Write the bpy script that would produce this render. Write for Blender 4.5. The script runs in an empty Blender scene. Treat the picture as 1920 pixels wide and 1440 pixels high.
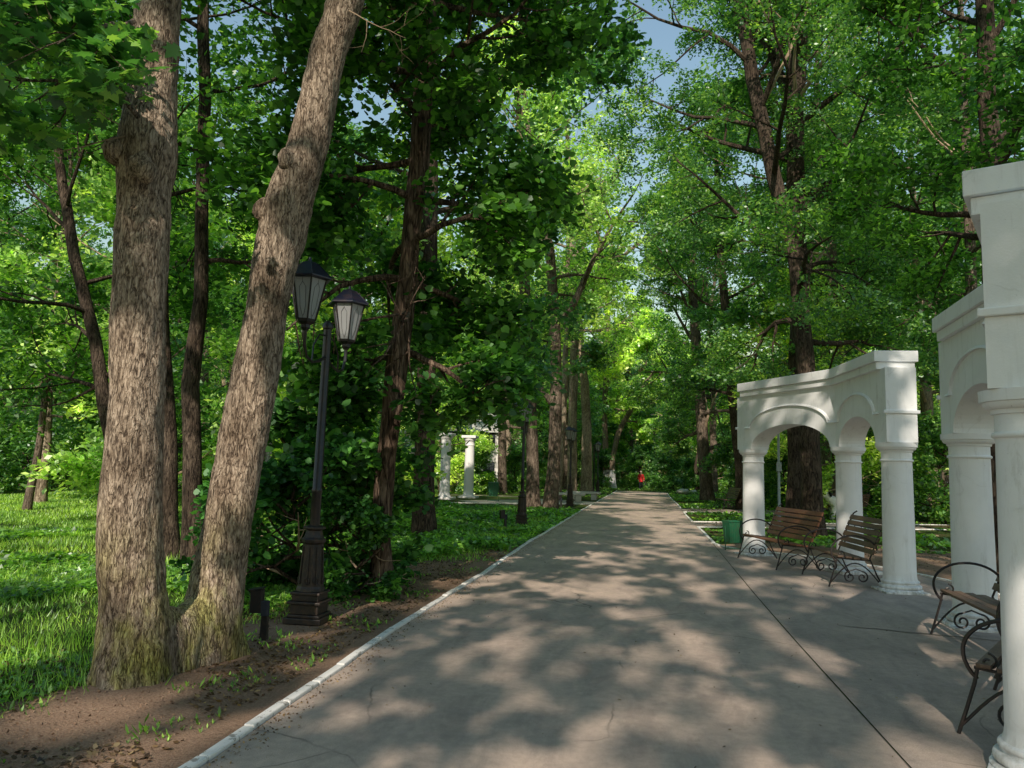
import bpy, math, random
import numpy as np
from mathutils import Vector, Matrix, noise
R = math.radians
random.seed(7)
rng = np.random.default_rng(11)
sc = bpy.context.scene
col = sc.collection

# ------------------------------------------------------------------ camera
F, CX, CY, H = 1443., 960., 720., 1.6
PITCH, YAW, ROLL = R(6.3), R(10.1), R(1.5)
f_ = np.array([-math.sin(YAW)*math.cos(PITCH), math.cos(YAW)*math.cos(PITCH), math.sin(PITCH)])
r0 = np.array([math.cos(YAW), math.sin(YAW), 0.]); u0 = np.cross(r0, f_)
r_ = math.cos(ROLL)*r0 + math.sin(ROLL)*u0; u_ = -math.sin(ROLL)*r0 + math.cos(ROLL)*u0
CAM = np.array([0., 0., H])
def at(x, y, Y):
    """photo measurement -> surveyed point on the vertical plane at distance Y"""
    d = f_ + r_*((x-CX)/F) + u_*((CY-y)/F)
    return Vector(CAM + d*(Y/d[1]))
cam = bpy.data.cameras.new('camera'); co = bpy.data.objects.new('camera', cam); col.objects.link(co)
cam.sensor_width = 36; cam.lens = 36*F/1920; cam.clip_end = 2000; cam.clip_start = .05
co.matrix_world = Matrix(((r_[0], u_[0], -f_[0], 0), (r_[1], u_[1], -f_[1], 0), (r_[2], u_[2], -f_[2], H), (0, 0, 0, 1)))
sc.camera = co

# ------------------------------------------------------------------ light
SUN_EL, SUN_AZ = 35.5, 1.4                  # light travels toward +Y, 1.4 deg to the right
w = bpy.data.worlds.new('World'); sc.world = w; w.use_nodes = True
nt = w.node_tree; bg = nt.nodes['Background']; sky = nt.nodes.new('ShaderNodeTexSky')
sky.sky_type = 'NISHITA'; sky.sun_disc = False
sky.sun_elevation = R(SUN_EL); sky.sun_rotation = R(180+SUN_AZ)
sky.air_density = 2.2; sky.dust_density = .7; sky.ozone_density = 3.5
nt.links.new(sky.outputs[0], bg.inputs[0]); bg.inputs[1].default_value = .14
sl = bpy.data.lights.new('sun', 'SUN'); so = bpy.data.objects.new('sun', sl); col.objects.link(so)
sl.energy = 5.0; sl.angle = R(.53); sl.color = (1, .87, .73)
ld = Vector((math.sin(R(SUN_AZ))*math.cos(R(SUN_EL)), math.cos(R(SUN_AZ))*math.cos(R(SUN_EL)), -math.sin(R(SUN_EL))))
so.rotation_euler = ld.to_track_quat('-Z', 'Y').to_euler(); so.location = (0, -20, 30)
sc.view_settings.view_transform = 'Standard'; sc.view_settings.look = 'None'; sc.view_settings.exposure = 0
cy = sc.cycles
cy.max_bounces = 6; cy.diffuse_bounces = 3; cy.glossy_bounces = 2; cy.transmission_bounces = 4; cy.transparent_max_bounces = 6
cy.sample_clamp_indirect = 4
try:
    cy.use_denoising = True; cy.denoiser = 'OPENIMAGEDENOISE'; cy.denoising_prefilter = 'ACCURATE'
except Exception: pass

# ------------------------------------------------------------------ materials
class NT:
    def __init__(s, name):
        s.m = bpy.data.materials.new(name); s.m.use_nodes = True; s.t = s.m.node_tree; s.t.nodes.clear()
        s.out = s.n('ShaderNodeOutputMaterial')
    def n(s, t, **k):
        o = s.t.nodes.new(t)
        for a, b in k.items():
            if a.startswith('i_'):
                key = a[2:]; key = int(key) if key.isdigit() else key.replace('_', ' ')
                o.inputs[key].default_value = b
            else: setattr(o, a, b)
        return o
    def l(s, a, b): s.t.links.new(a, b)
    def coord(s, scale=(1, 1, 1), which='Object'):
        tc = s.n('ShaderNodeTexCoord'); mp = s.n('ShaderNodeMapping'); mp.inputs['Scale'].default_value = scale
        s.l(tc.outputs[which], mp.inputs['Vector']); return mp.outputs[0]
    def noise(s, v, scale, detail=4, rough=.6, dist=0):
        n = s.n('ShaderNodeTexNoise'); n.inputs['Scale'].default_value = scale; n.inputs['Detail'].default_value = detail
        n.inputs['Roughness'].default_value = rough; n.inputs['Distortion'].default_value = dist
        if v is not None: s.l(v, n.inputs['Vector'])
        return n.outputs['Fac']
    def ramp(s, fac, stops, interp='LINEAR'):
        r = s.n('ShaderNodeValToRGB'); e = r.color_ramp.elements; r.color_ramp.interpolation = interp
        while len(e) < len(stops): e.new(.5)
        for a, (p, c) in zip(e, stops):
            a.position = p; a.color = (*c, 1) if len(c) == 3 else c
        s.l(fac, r.inputs[0]); return r.outputs[0]
    def mix(s, fac, a, b, bt='MIX'):
        m = s.n('ShaderNodeMix', data_type='RGBA', blend_type=bt)
        for v, i in ((fac, 0), (a, 6), (b, 7)):
            if isinstance(v, (int, float)): m.inputs[i].default_value = v
            elif isinstance(v, tuple): m.inputs[i].default_value = (*v, 1)
            else: s.l(v, m.inputs[i])
        return m.outputs[2]
    def math(s, op, a, b=0., c=0.):
        m = s.n('ShaderNodeMath', operation=op)
        for i, v in enumerate((a, b, c)):
            if isinstance(v, (int, float)): m.inputs[i].default_value = v
            else: s.l(v, m.inputs[i])
        return m.outputs[0]
    def bump(s, h, strength=.5, dist=.02):
        b = s.n('ShaderNodeBump'); b.inputs['Strength'].default_value = strength; b.inputs['Distance'].default_value = dist
        s.l(h, b.inputs['Height']); return b.outputs[0]
    def pbr(s, color, rough=.8, normal=None, metal=0., spec=.3):
        p = s.n('ShaderNodeBsdfPrincipled')
        for v, k in ((color, 'Base Color'), (rough, 'Roughness'), (metal, 'Metallic'), (spec, 'Specular IOR Level')):
            if isinstance(v, (int, float)): p.inputs[k].default_value = v
            elif isinstance(v, tuple): p.inputs[k].default_value = (*v, 1)
            else: s.l(v, p.inputs[k])
        if normal is not None: s.l(normal, p.inputs['Normal'])
        s.l(p.outputs[0], s.out.inputs[0]); return p

LB = 2.0
def leaf_mat(name, hues, trans=2.1, gloss=.085):
    s = NT(name); g = s.n('ShaderNodeNewGeometry')
    c = s.ramp(g.outputs['Random Per Island'], [(i/(len(hues)-1), tuple(v*LB*(.6+.8*i/(len(hues)-1)) for v in h)) for i, h in enumerate(hues)])
    big = s.noise(s.coord((1, 1, 1)), .55, 2, .5)
    c = s.mix(s.ramp(big, [(.35, (0, 0, 0)), (.65, (1, 1, 1))]), s.mix(1., c, (.7, .8, .85), 'MULTIPLY'), s.mix(1., c, (1.25, 1.15, .9), 'MULTIPLY'))
    oi = s.n('ShaderNodeObjectInfo')
    c = s.mix(1., c, s.ramp(oi.outputs['Random'], [(0, (.78, .9, .95)), (.5, (1, 1, 1)), (1, (1.15, 1.08, .75))]), 'MULTIPLY')
    d = s.n('ShaderNodeBsdfDiffuse'); s.l(c, d.inputs[0])
    t = s.n('ShaderNodeBsdfTranslucent'); s.l(s.mix(1., c, (trans*1.02, trans, trans*.5), 'MULTIPLY'), t.inputs[0])
    gl = s.n('ShaderNodeBsdfGlossy'); gl.inputs['Roughness'].default_value = .45; gl.inputs[0].default_value = (.9, .95, 1, 1)
    m1 = s.n('ShaderNodeMixShader'); m1.inputs[0].default_value = .42; s.l(d.outputs[0], m1.inputs[1]); s.l(t.outputs[0], m1.inputs[2])
    m2 = s.n('ShaderNodeMixShader'); m2.inputs[0].default_value = gloss; s.l(m1.outputs[0], m2.inputs[1]); s.l(gl.outputs[0], m2.inputs[2])
    s.l(m2.outputs[0], s.out.inputs[0]); return s.m

M = {}
M['leaf'] = leaf_mat('leaf_green', [(.026, .085, .026), (.042, .125, .034), (.068, .16, .036), (.12, .2, .04)])
M['leaf_dark'] = leaf_mat('leaf_dark', [(.014, .05, .013), (.024, .076, .018), (.036, .105, .023), (.06, .15, .03)], gloss=.03)  # darker copy of the leaf: shade on the overhung trees put into the colour
M['leaf_light'] = leaf_mat('leaf_light', [(.12, .21, .055), (.18, .28, .075), (.25, .35, .10), (.33, .41, .14)])  # paler copy of the leaf: sunlight on the open foliage put into the colour
M['cover'] = leaf_mat('ground_cover_leaf', [(.04, .11, .014), (.06, .15, .018), (.085, .2, .022), (.13, .25, .035)], 1.8)
M['grass'] = leaf_mat('grass_blade', [(.06, .13, .02), (.09, .19, .025), (.13, .25, .035), (.22, .33, .07)], 1.8, .05)
M['litter'] = leaf_mat('leaf_litter', [(.05, .03, .018), (.09, .055, .03), (.14, .09, .05), (.2, .14, .08)], .6, .03)

def bark(name, dark, mid, light, moss=0., scale=1., bstr=1., white_to=None, st=.16):
    s = NT(name); v = s.coord((1, 1, st)); v2 = s.coord((1, 1, .5)); v3 = s.coord((1, 1, .3))
    n2 = s.noise(v2, 2.2*scale, 3, .5)
    def crk(sc_, w_, dt=3):
        q = s.noise(v, sc_*scale, dt, .55, .5); return s.ramp(s.math('ABSOLUTE', s.math('SUBTRACT', q, .5)), [(0, (0, 0, 0)), (w_, (1, 1, 1))])
    c1, c2 = crk(15, .07), crk(34, .10)
    f1 = s.noise(v3, 60*scale, 6, .75, .4); f0 = s.noise(v, 26*scale, 5, .65)
    ridge = s.math('ADD', s.math('MULTIPLY', c1, .55), s.math('MULTIPLY', c2, .45))
    h = s.math('ADD', s.math('MULTIPLY', ridge, .55), s.math('ADD', s.math('MULTIPLY', f1, .25), s.math('MULTIPLY', f0, .35)))
    c = s.ramp(h, [(.38, dark), (.66, mid), (.92, light)])
    c = s.mix(s.ramp(n2, [(.35, (0, 0, 0)), (.7, (.55, .55, .55))]), c, s.mix(1., c, (1.35, 1.3, 1.25), 'MULTIPLY'))
    c = s.mix(s.ramp(s.noise(s.coord((1, 1, .7)), 1.7*scale, 6, .65, .5), [(.40, (.85, .85, .85)), (.52, (0, 0, 0))]), c, s.mix(1., c, (.58, .55, .52), 'MULTIPLY'))
    geo = s.n('ShaderNodeNewGeometry'); sep = s.n('ShaderNodeSeparateXYZ'); s.l(s.n('ShaderNodeTexCoord').outputs['Object'], sep.inputs[0])
    if moss:
        z = s.math('SUBTRACT', 1.0, s.math('MULTIPLY', sep.outputs[2], .75))
        mk = s.math('MULTIPLY', s.math('MAXIMUM', z, 0.), s.ramp(s.noise(s.coord((1, 1, .6)), 3.5, 5, .65), [(.42, (0, 0, 0)), (.62, (1, 1, 1))]))
        c = s.mix(s.math('MULTIPLY', mk, moss), c, s.mix(1., c, (1.0, 1.25, .35), 'MULTIPLY'))
    if white_to:
        z = s.math('LESS_THAN', s.math('ADD', sep.outputs[2], s.math('MULTIPLY', n2, .3)), white_to)
        c = s.mix(z, c, (.72, .72, .74))
    s.pbr(c, .92, s.bump(h, bstr, .035), spec=.15); return s.m
M['bark_fg'] = bark('bark_foreground', (.06, .045, .034), (.26, .205, .155), (.46, .385, .305), moss=.9, bstr=.75, st=.24, scale=1.5)
M['bark'] = bark('bark_grey_brown', (.04, .03, .024), (.15, .12, .095), (.27, .22, .175), bstr=.9)
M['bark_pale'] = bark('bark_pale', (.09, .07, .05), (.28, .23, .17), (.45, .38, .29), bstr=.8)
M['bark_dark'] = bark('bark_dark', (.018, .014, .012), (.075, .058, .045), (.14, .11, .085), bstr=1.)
M['bark_ivy'] = bark('bark_flaky', (.025, .018, .014), (.10, .07, .052), (.22, .165, .125), scale=.6, bstr=1.)
M['bark_white'] = bark('bark_limewashed', (.06, .05, .04), (.2, .16, .12), (.34, .28, .2), white_to=1.9)
M['birch'] = bark('birch_bark', (.2, .18, .16), (.6, .56, .5), (.78, .74, .68), scale=.5, bstr=.4)

def asphalt(name, base, tint):
    s = NT(name); v = s.coord()
    fine = s.noise(v, 150, 5, .8); mid = s.noise(v, 14, 5, .6); big = s.noise(v, .9, 4, .6)
    c = s.ramp(fine, [(.3, tuple(b*.62 for b in base)), (.55, base), (.8, tint)])
    c = s.mix(.55, c, s.mix(1., c, s.ramp(mid, [(.3, (.78, .78, .78)), (.7, (1.18, 1.16, 1.13))]), 'MULTIPLY'))
    c = s.mix(1., c, s.ramp(big, [(.3, (.86, .86, .87)), (.7, (1.1, 1.08, 1.05))]), 'MULTIPLY')
    c = s.mix(1., c, s.ramp(s.noise(s.coord((1, .35, 1)), 3.1, 6, .7, .6), [(.38, (.84, .84, .85)), (.5, (1, 1, 1)), (.64, (1.12, 1.1, 1.08))]), 'MULTIPLY')
    st = s.ramp(s.noise(v, 1.9, 7, .72, .8), [(.60, (0, 0, 0)), (.68, (1, 1, 1))]); c = s.mix(s.math('MULTIPLY', st, .35), c, tuple(b*.55 for b in base))
    # fine wandering cracks
    vo = s.n('ShaderNodeTexVoronoi', feature='DISTANCE_TO_EDGE'); vo.inputs['Scale'].default_value = .42
    nn = s.n('ShaderNodeTexNoise'); nn.inputs['Scale'].default_value = 2.2; nn.inputs['Detail'].default_value = 6
    s.l(v, nn.inputs['Vector']); s.l(s.mix(.18, v, nn.outputs['Color']), vo.inputs['Vector'])
    crack = s.math('MULTIPLY', s.ramp(vo.outputs[0], [(0, (1, 1, 1)), (.0035, (0, 0, 0))]), s.ramp(s.noise(v, .7, 2), [(.52, (0, 0, 0)), (.6, (1, 1, 1))]))
    c = s.mix(s.math('MULTIPLY', crack, .6), c, (.04, .037, .035))
    # dusty grains
    g = s.n('ShaderNodeTexVoronoi'); g.inputs['Scale'].default_value = 60; s.l(v, g.inputs['Vector'])
    c = s.mix(s.math('MULTIPLY', s.math('LESS_THAN', g.outputs['Distance'], .09), .5), c, (.5, .46, .4))
    s.pbr(c, .85, s.bump(s.math('ADD', fine, s.math('MULTIPLY', mid, .8)), .6, .006), spec=.25); return s.m
M['asphalt'] = asphalt('asphalt_path', (.49, .40, .34), (.62, .53, .46))
M['asphalt2'] = asphalt('asphalt_plaza', (.41, .345, .30), (.53, .465, .41))

def soil_mat():
    s = NT('soil'); v = s.coord()
    a = s.noise(v, 3, 8, .7); b = s.noise(v, 60, 6, .75); c0 = s.noise(v, .8, 3)
    c = s.ramp(b, [(.3, (.13, .08, .055)), (.5, (.37, .245, .17)), (.72, (.55, .41, .30))])
    c = s.mix(s.ramp(a, [(.4, (0, 0, 0)), (.62, (.6, .6, .6))]), c, (.36, .24, .165))
    c = s.mix(s.ramp(c0, [(.45, (0, 0, 0)), (.7, (.35, .35, .35))]), c, (.06, .045, .03))
    s.pbr(c, .95, s.bump(s.math('ADD', s.math('MULTIPLY', a, 2.), b), .9, .03), spec=.1); return s.m
M['soil'] = soil_mat()
def ground_mat():
    s = NT('ground'); v = s.coord()
    a = s.noise(v, .5, 6, .65); b = s.noise(v, 30, 6, .7)
    c = s.ramp(b, [(.3, (.02, .03, .01)), (.5, (.05, .09, .018)), (.72, (.1, .16, .03))])
    d = s.ramp(b, [(.3, (.04, .028, .016)), (.5, (.1, .075, .04)), (.72, (.19, .14, .085))])
    c = s.mix(s.ramp(a, [(.5, (0, 0, 0)), (.62, (1, 1, 1))]), c, d)
    s.pbr(c, .95, s.bump(b, 1., .05), spec=.1); return s.m
M['ground'] = ground_mat()
def paint(name, base, dirt=.5, chips=0., stain=(.25, .24, .2), rough=.6):
    s = NT(name); v = s.coord(); a = s.noise(v, 2.3, 6, .65); b = s.noise(s.coord((1, 1, .25)), 9, 6, .7); fine = s.noise(v, 70, 4, .6)
    c = s.mix(s.math('MULTIPLY', s.ramp(a, [(.42, (0, 0, 0)), (.75, (1, 1, 1))]), dirt*.35), base, tuple(x*.75 for x in base))
    c = s.mix(s.math('MULTIPLY', s.ramp(b, [(.58, (0, 0, 0)), (.72, (1, 1, 1))]), dirt*.3), c, stain)
    tc = s.n('ShaderNodeTexCoord'); sep = s.n('ShaderNodeSeparateXYZ'); s.l(tc.outputs['Object'], sep.inputs[0])
    if chips:
        ch = s.ramp(s.noise(v, 11, 8, .75), [(.6-chips*.18, (0, 0, 0)), (.62-chips*.18, (1, 1, 1))])
        c = s.mix(s.math('MULTIPLY', ch, .85), c, stain)
    else:
        z = s.math('MAXIMUM', s.math('SUBTRACT', 1., s.math('MULTIPLY', sep.outputs[2], 3.3)), 0.)
        c = s.mix(s.math('MULTIPLY', s.math('MULTIPLY', z, s.ramp(b, [(.4, (.1, .1, .1)), (.62, (1, 1, 1))])), .8*dirt), c, stain)
    if not chips:
        dr = s.ramp(s.noise(s.coord((1, 1, .09)), 13, 5, .7), [(.56, (0, 0, 0)), (.74, (1, 1, 1))]); c = s.mix(s.math('MULTIPLY', dr, .15*dirt), c, tuple(x*.62 for x in stain))
        vo = s.n('ShaderNodeTexVoronoi', feature='DISTANCE_TO_EDGE'); vo.inputs['Scale'].default_value = 1.3
        nn = s.n('ShaderNodeTexNoise'); nn.inputs['Scale'].default_value = 3.; nn.inputs['Detail'].default_value = 6; s.l(v, nn.inputs['Vector']); s.l(s.mix(.22, v, nn.outputs['Color']), vo.inputs['Vector'])
        ck = s.math('MULTIPLY', s.ramp(vo.outputs[0], [(0, (1, 1, 1)), (.008, (0, 0, 0))]), s.ramp(a, [(.5, (0, 0, 0)), (.6, (1, 1, 1))])); c = s.mix(s.math('MULTIPLY', ck, .16), c, stain)
        sp = s.ramp(s.noise(v, 34, 4, .6), [(.70, (0, 0, 0)), (.74, (1, 1, 1))]); c = s.mix(s.math('MULTIPLY', sp, .35), c, stain)
    s.pbr(c, rough, s.bump(s.math('ADD', a, s.math('MULTIPLY', fine, .25)), .35, .014), spec=.3); return s.m
M['white'] = paint('white_painted_plaster', (.85, .87, .885), 1.)
M['white_far'] = paint('white_column_far', (.8, .8, .8), .6)
M['kerb'] = paint('kerb_whitewash', (.80, .79, .76), .7, .22, (.25, .23, .2))
M['paving'] = paint('beige_paving', (.4, .36, .31), 1., .3, (.25, .22, .19))
M['stone'] = paint('pale_stone', (.5, .49, .46), .8)
def wood(name, dark, light):
    s = NT(name); v = s.coord((1.5, 1.5, 1.5)); a = s.noise(s.coord((4, 4, 4)), 6, 6, .6, 1.2); b = s.noise(v, 60, 4, .6)
    c = s.ramp(s.math('ADD', s.math('MULTIPLY', a, .75), s.math('MULTIPLY', b, .25)), [(.3, dark), (.7, light)])
    s.pbr(c, .5, s.bump(b, .3, .004), spec=.45); return s.m
M['wood'] = wood('bench_varnished_wood', (.12, .045, .022), (.27, .115, .058))
M['wood2'] = wood('bench_weathered_wood', (.075, .045, .03), (.17, .11, .075))
def metal(name, c, rough=.45, rust=0.):
    s = NT(name); v = s.coord(); n = s.noise(v, 14, 6, .7)
    cc = s.mix(s.math('MULTIPLY', s.ramp(n, [(.45, (0, 0, 0)), (.65, (1, 1, 1))]), .25+rust), c, (.10+.12*rust, .055+.05*rust, .035))
    s.pbr(cc, rough, s.bump(n, .2, .004), spec=.5); return s.m
M['iron'] = metal('black_wrought_iron', (.012, .012, .014), .45)
M['lamp'] = metal('black_lamp_paint', (.012, .012, .015), .35)
M['lamp_base'] = metal('black_lamp_base', (.016, .014, .014), .5, .12)
M['roof_blue'] = metal('blue_black_lantern_roof', (.010, .012, .028), .3)
M['bin'] = metal('green_bin_paint', (.008, .10, .045), .45)
M['pole'] = metal('grey_pole_paint', (.32, .38, .42), .5)
M['iron_green'] = metal('green_iron', (.02, .11, .08), .45)
def glass():
    s = NT('frosted_lantern_glass')
    d = s.n('ShaderNodeBsdfDiffuse'); d.inputs[0].default_value = (.5, .52, .54, 1)
    t = s.n('ShaderNodeBsdfTranslucent'); t.inputs[0].default_value = (.75, .78, .8, 1)
    gl = s.n('ShaderNodeBsdfGlossy'); gl.inputs['Roughness'].default_value = .2
    a = s.n('ShaderNodeMixShader'); a.inputs[0].default_value = .5; s.l(d.outputs[0], a.inputs[1]); s.l(t.outputs[0], a.inputs[2])
    b = s.n('ShaderNodeMixShader'); b.inputs[0].default_value = .08; s.l(a.outputs[0], b.inputs[1]); s.l(gl.outputs[0], b.inputs[2])
    s.l(b.outputs[0], s.out.inputs[0]); return s.m
M['glass'] = glass()
def flat(name, c, rough=.7):
    s = NT(name); n = s.noise(s.coord(), 25, 4, .6)
    s.pbr(s.mix(1., c, s.ramp(n, [(.3, (.8, .8, .8)), (.7, (1.15, 1.15, 1.15))]), 'MULTIPLY'), rough); return s.m
M['red'] = flat('red_jacket', (.6, .02, .025)); M['trouser'] = flat('dark_trousers', (.03, .035, .05)); M['skin'] = flat('skin', (.5, .3, .22))
M['hair'] = flat('pale_cap', (.6, .52, .4)); M['shoe'] = flat('shoe', (.3, .3, .3)); M['bagc'] = flat('black_bag', (.02, .02, .02))
M['pink'] = flat('pink_render', (.62, .36, .3)); M['win'] = flat('window_dark', (.05, .06, .07), .2); M['trim'] = flat('white_trim', (.75, .73, .7))
M['roofred'] = flat('red_roof', (.4, .1, .07)); M['blue'] = flat('blue_panel', (.06, .2, .34)); M['spotblack'] = flat('black_patch', (.01, .01, .012))
M['steps'] = flat('weathered_steps', (.42, .33, .25)); M['crack'] = flat('tar_crack', (.17, .15, .13)); M['redbrown'] = flat('reddish_bark', (.3, .15, .1))
M['deadwood'] = flat('dead_branch_wood', (.42, .31, .22)); M['moss'] = flat('dead_twig', (.3, .22, .15))

# ------------------------------------------------------------------ mesh helpers
class MB:
    def __init__(s): s.v = []; s.f = []; s.mi = []
    def add(s, vs, fs, mi=0):
        o = len(s.v); s.v += [tuple(p) for p in vs]; s.f += [tuple(i+o for i in q) for q in fs]; s.mi += [mi]*len(fs); return s
    def box(s, c, d, rz=0, mi=0, taper=1.):
        vs = []
        for z in (-.5, .5):
            k = taper if z > 0 else 1
            for x, y in ((-.5, -.5), (.5, -.5), (.5, .5), (-.5, .5)):
                X, Y = x*d[0]*k, y*d[1]*k
                vs.append((c[0]+X*math.cos(rz)-Y*math.sin(rz), c[1]+X*math.sin(rz)+Y*math.cos(rz), c[2]+z*d[2]))
        return s.add(vs, [(3, 2, 1, 0), (4, 5, 6, 7), (0, 1, 5, 4), (1, 2, 6, 5), (2, 3, 7, 6), (3, 0, 4, 7)], mi)
    def obox(s, c, ax, ay, az, mi=0):
        c = Vector(c); vs = [c+ax*x+ay*y+az*z for z in (-.5, .5) for x, y in ((-.5, -.5), (.5, -.5), (.5, .5), (-.5, .5))]
        return s.add(vs, [(3, 2, 1, 0), (4, 5, 6, 7), (0, 1, 5, 4), (1, 2, 6, 5), (2, 3, 7, 6), (3, 0, 4, 7)], mi)
    def lathe(s, prof, c=(0, 0), n=32, rot=0, mi=0):
        vs = []; fs = []
        for r, z in prof:
            for i in range(n):
                a = rot+2*math.pi*i/n; vs.append((c[0]+r*math.cos(a), c[1]+r*math.sin(a), z))
        for j in range(len(prof)-1):
            for i in range(n):
                k = (i+1) % n; fs.append((j*n+i, j*n+k, (j+1)*n+k, (j+1)*n+i))
        fs.append(tuple(reversed(range(n)))); fs.append(tuple((len(prof)-1)*n+i for i in range(n)))
        return s.add(vs, fs, mi)
    def tube(s, pts, rad, n=6, mi=0, cap=True, wob=0.):
        pts = [Vector(p) for p in pts]; m = len(pts)
        if isinstance(rad, (int, float)): rad = [rad]*m
        t = (pts[1]-pts[0]).normalized(); up = Vector((1, 0, 0)) if abs(t.x) < .9 else Vector((0, 1, 0))
        a = t.cross(up).normalized(); vs = []; fs = []
        for i, p in enumerate(pts):
            tt = (pts[min(i+1, m-1)]-pts[max(i-1, 0)])
            if tt.length > 1e-9: t = tt.normalized()
            a = (a - t*a.dot(t)); a = a.normalized() if a.length > 1e-6 else t.orthogonal().normalized()
            b = t.cross(a)
            for k in range(n):
                an = 2*math.pi*k/n; rr = rad[i]
                if wob: rr *= 1+wob*noise.noise(Vector((p.x*1.3+math.cos(an)*.9, p.y*1.3+math.sin(an)*.9, p.z*.8)))
                vs.append(p+(a*math.cos(an)+b*math.sin(an))*rr)
        for i in range(m-1):
            for k in range(n):
                q = (k+1) % n; fs.append((i*n+k, i*n+q, (i+1)*n+q, (i+1)*n+k))
        if cap: fs.append(tuple(reversed(range(n)))); fs.append(tuple((m-1)*n+k for k in range(n)))
        return s.add(vs, fs, mi)
    def mesh(s, name, mats, smooth=False):
        me = bpy.data.meshes.new(name); me.from_pydata(s.v, [], s.f)
        for m in (mats if isinstance(mats, (list, tuple)) else [mats]): me.materials.append(m)
        me.polygons.foreach_set('material_index', s.mi)
        if smooth: me.polygons.foreach_set('use_smooth', [True]*len(s.f))
        me.update(); return me
    def build(s, name, mats, parent=None, smooth=False, bevel=0., loc=None):
        me = s.mesh(name, mats, smooth); o = bpy.data.objects.new(name, me); col.objects.link(o)
        if parent: o.parent = parent
        if loc: o.location = loc
        if bevel:
            b = o.modifiers.new('bevel', 'BEVEL'); b.width = bevel; b.segments = 2; b.limit_method = 'ANGLE'; b.angle_limit = R(40)
        if smooth: autosmooth(o)
        return o
def autosmooth(o, ang=40):
    me = o.data
    try:
        me.set_sharp_from_angle(angle=R(ang))
    except Exception: pass
def tag(o, label, cat, group=None, kind=None):
    if label: o['label'] = label
    if cat: o['category'] = cat
    if group: o['group'] = group
    if kind: o['kind'] = kind
    return o
def empty(name, loc, label, cat, group=None, rz=0):
    o = bpy.data.objects.new(name, None); col.objects.link(o); o.location = loc; o.rotation_euler = (0, 0, rz); o.empty_display_size = .2
    return tag(o, label, cat, group)
def copy_tree(root, loc, rz, label, group=None, scale=None):
    def rec(o, parent):
        c = o.copy(); col.objects.link(c); c.parent = parent
        for ch in [x for x in o.children]: rec(ch, c)
        return c
    r = rec(root, None); r.location = loc; r.rotation_euler = (0, 0, rz)
    if scale: r.scale = scale
    r['label'] = label
    if group: r['group'] = group
    return r

# fast leaf mesh
SH_KITE = np.array([(0, -.5), (.3, -.05), (0, .5), (-.3, -.05)])
SH_ROUND = np.array([(0, -.42), (.3, -.5), (.5, -.12), (.36, .26), (0, .56), (-.36, .26), (-.5, -.12), (-.3, -.5)])
SH_HEX = np.array([(0, -.5), (.38, -.22), (.3, .2), (0, .5), (-.3, .2), (-.38, -.22)])
SH_MAPLE = np.array([(.04, -.42), (.26, -.4), (.22, -.22), (.52, -.16), (.36, .02), (.5, .26), (.22, .2), (.16, .34), (0, .58),
                     (-.16, .34), (-.22, .2), (-.5, .26), (-.36, .02), (-.52, -.16), (-.22, -.22), (-.26, -.4), (-.04, -.42)])
SH_BLADE = np.array([(-.5, 0), (.5, 0), (0, 1)])
SH_FLAKE = np.array([(0, -.5), (.32, -.1), (.2, .35), (-.08, .5), (-.3, .05)])
def ngons(name, V, k, mat, parent=None, smooth=False):
    N = len(V)//k; me = bpy.data.meshes.new(name)
    me.vertices.add(N*k); me.vertices.foreach_set('co', V.astype(np.float32).ravel())
    me.loops.add(N*k); me.loops.foreach_set('vertex_index', np.arange(N*k, dtype=np.int32))
    me.polygons.add(N); me.polygons.foreach_set('loop_start', np.arange(0, N*k, k, dtype=np.int32))
    try: me.polygons.foreach_set('loop_total', np.full(N, k, dtype=np.int32))
    except Exception: pass
    me.materials.append(mat); me.update(); me.validate()
    o = bpy.data.objects.new(name, me); col.objects.link(o)
    if parent: o.parent = parent
    return o
def leaf_verts(P, N, S, shape, g=None, curl=.18):
    """P centres, N normals (unnormalised), S sizes"""
    g = g or rng; n = N/np.linalg.norm(N, axis=1, keepdims=True)
    a = g.normal(size=P.shape); a -= n*np.sum(a*n, 1, keepdims=True); a /= np.linalg.norm(a, axis=1, keepdims=True)
    b = np.cross(n, a)
    sx = S*g.uniform(.8, 1.15, len(S)); sy = S*g.uniform(.85, 1.2, len(S))
    V = P[:, None, :] + a[:, None, :]*(shape[None, :, 0:1]*sx[:, None, None]) + b[:, None, :]*(shape[None, :, 1:2]*sy[:, None, None])
    if curl: V += -n[:, None, :]*((np.sum(shape**2, 1)[None, :, None])*(curl*S)[:, None, None])
    return V.reshape(-1, 3)

# ------------------------------------------------------------------ ground, path, plaza
def sheet(name, poly, z, mat, label=None):
    m = MB(); m.add([(x, y, z) for x, y in poly], [tuple(range(len(poly)))]); o = m.build(name, mat); o['kind'] = 'structure'; return o
gm = MB(); nx = 90; ny = 110; xs = np.linspace(-1, 1, nx); X = np.sign(xs)*np.abs(xs)**2.2*400; Yv = np.linspace(-1, 1, ny); Yy = np.sign(Yv)*np.abs(Yv)**2.2*400+12
gv = []
for y in Yy:
    for x in X:
        z = 0.
        dxy = max(0, -x-4.2)
        if dxy > 0: z += .10*min(dxy/6, 1)*noise.noise(Vector((x*.15, y*.15, 0)))
        if x > 10: z += min((x-10)*.035, 1.1)
        if y > 66: z += min((y-66)*.006, .5)
        gv.append((x, y, z-.012))
gm.add(gv, [(j*nx+i, j*nx+i+1, (j+1)*nx+i+1, (j+1)*nx+i) for j in range(ny-1) for i in range(nx-1)])
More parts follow.
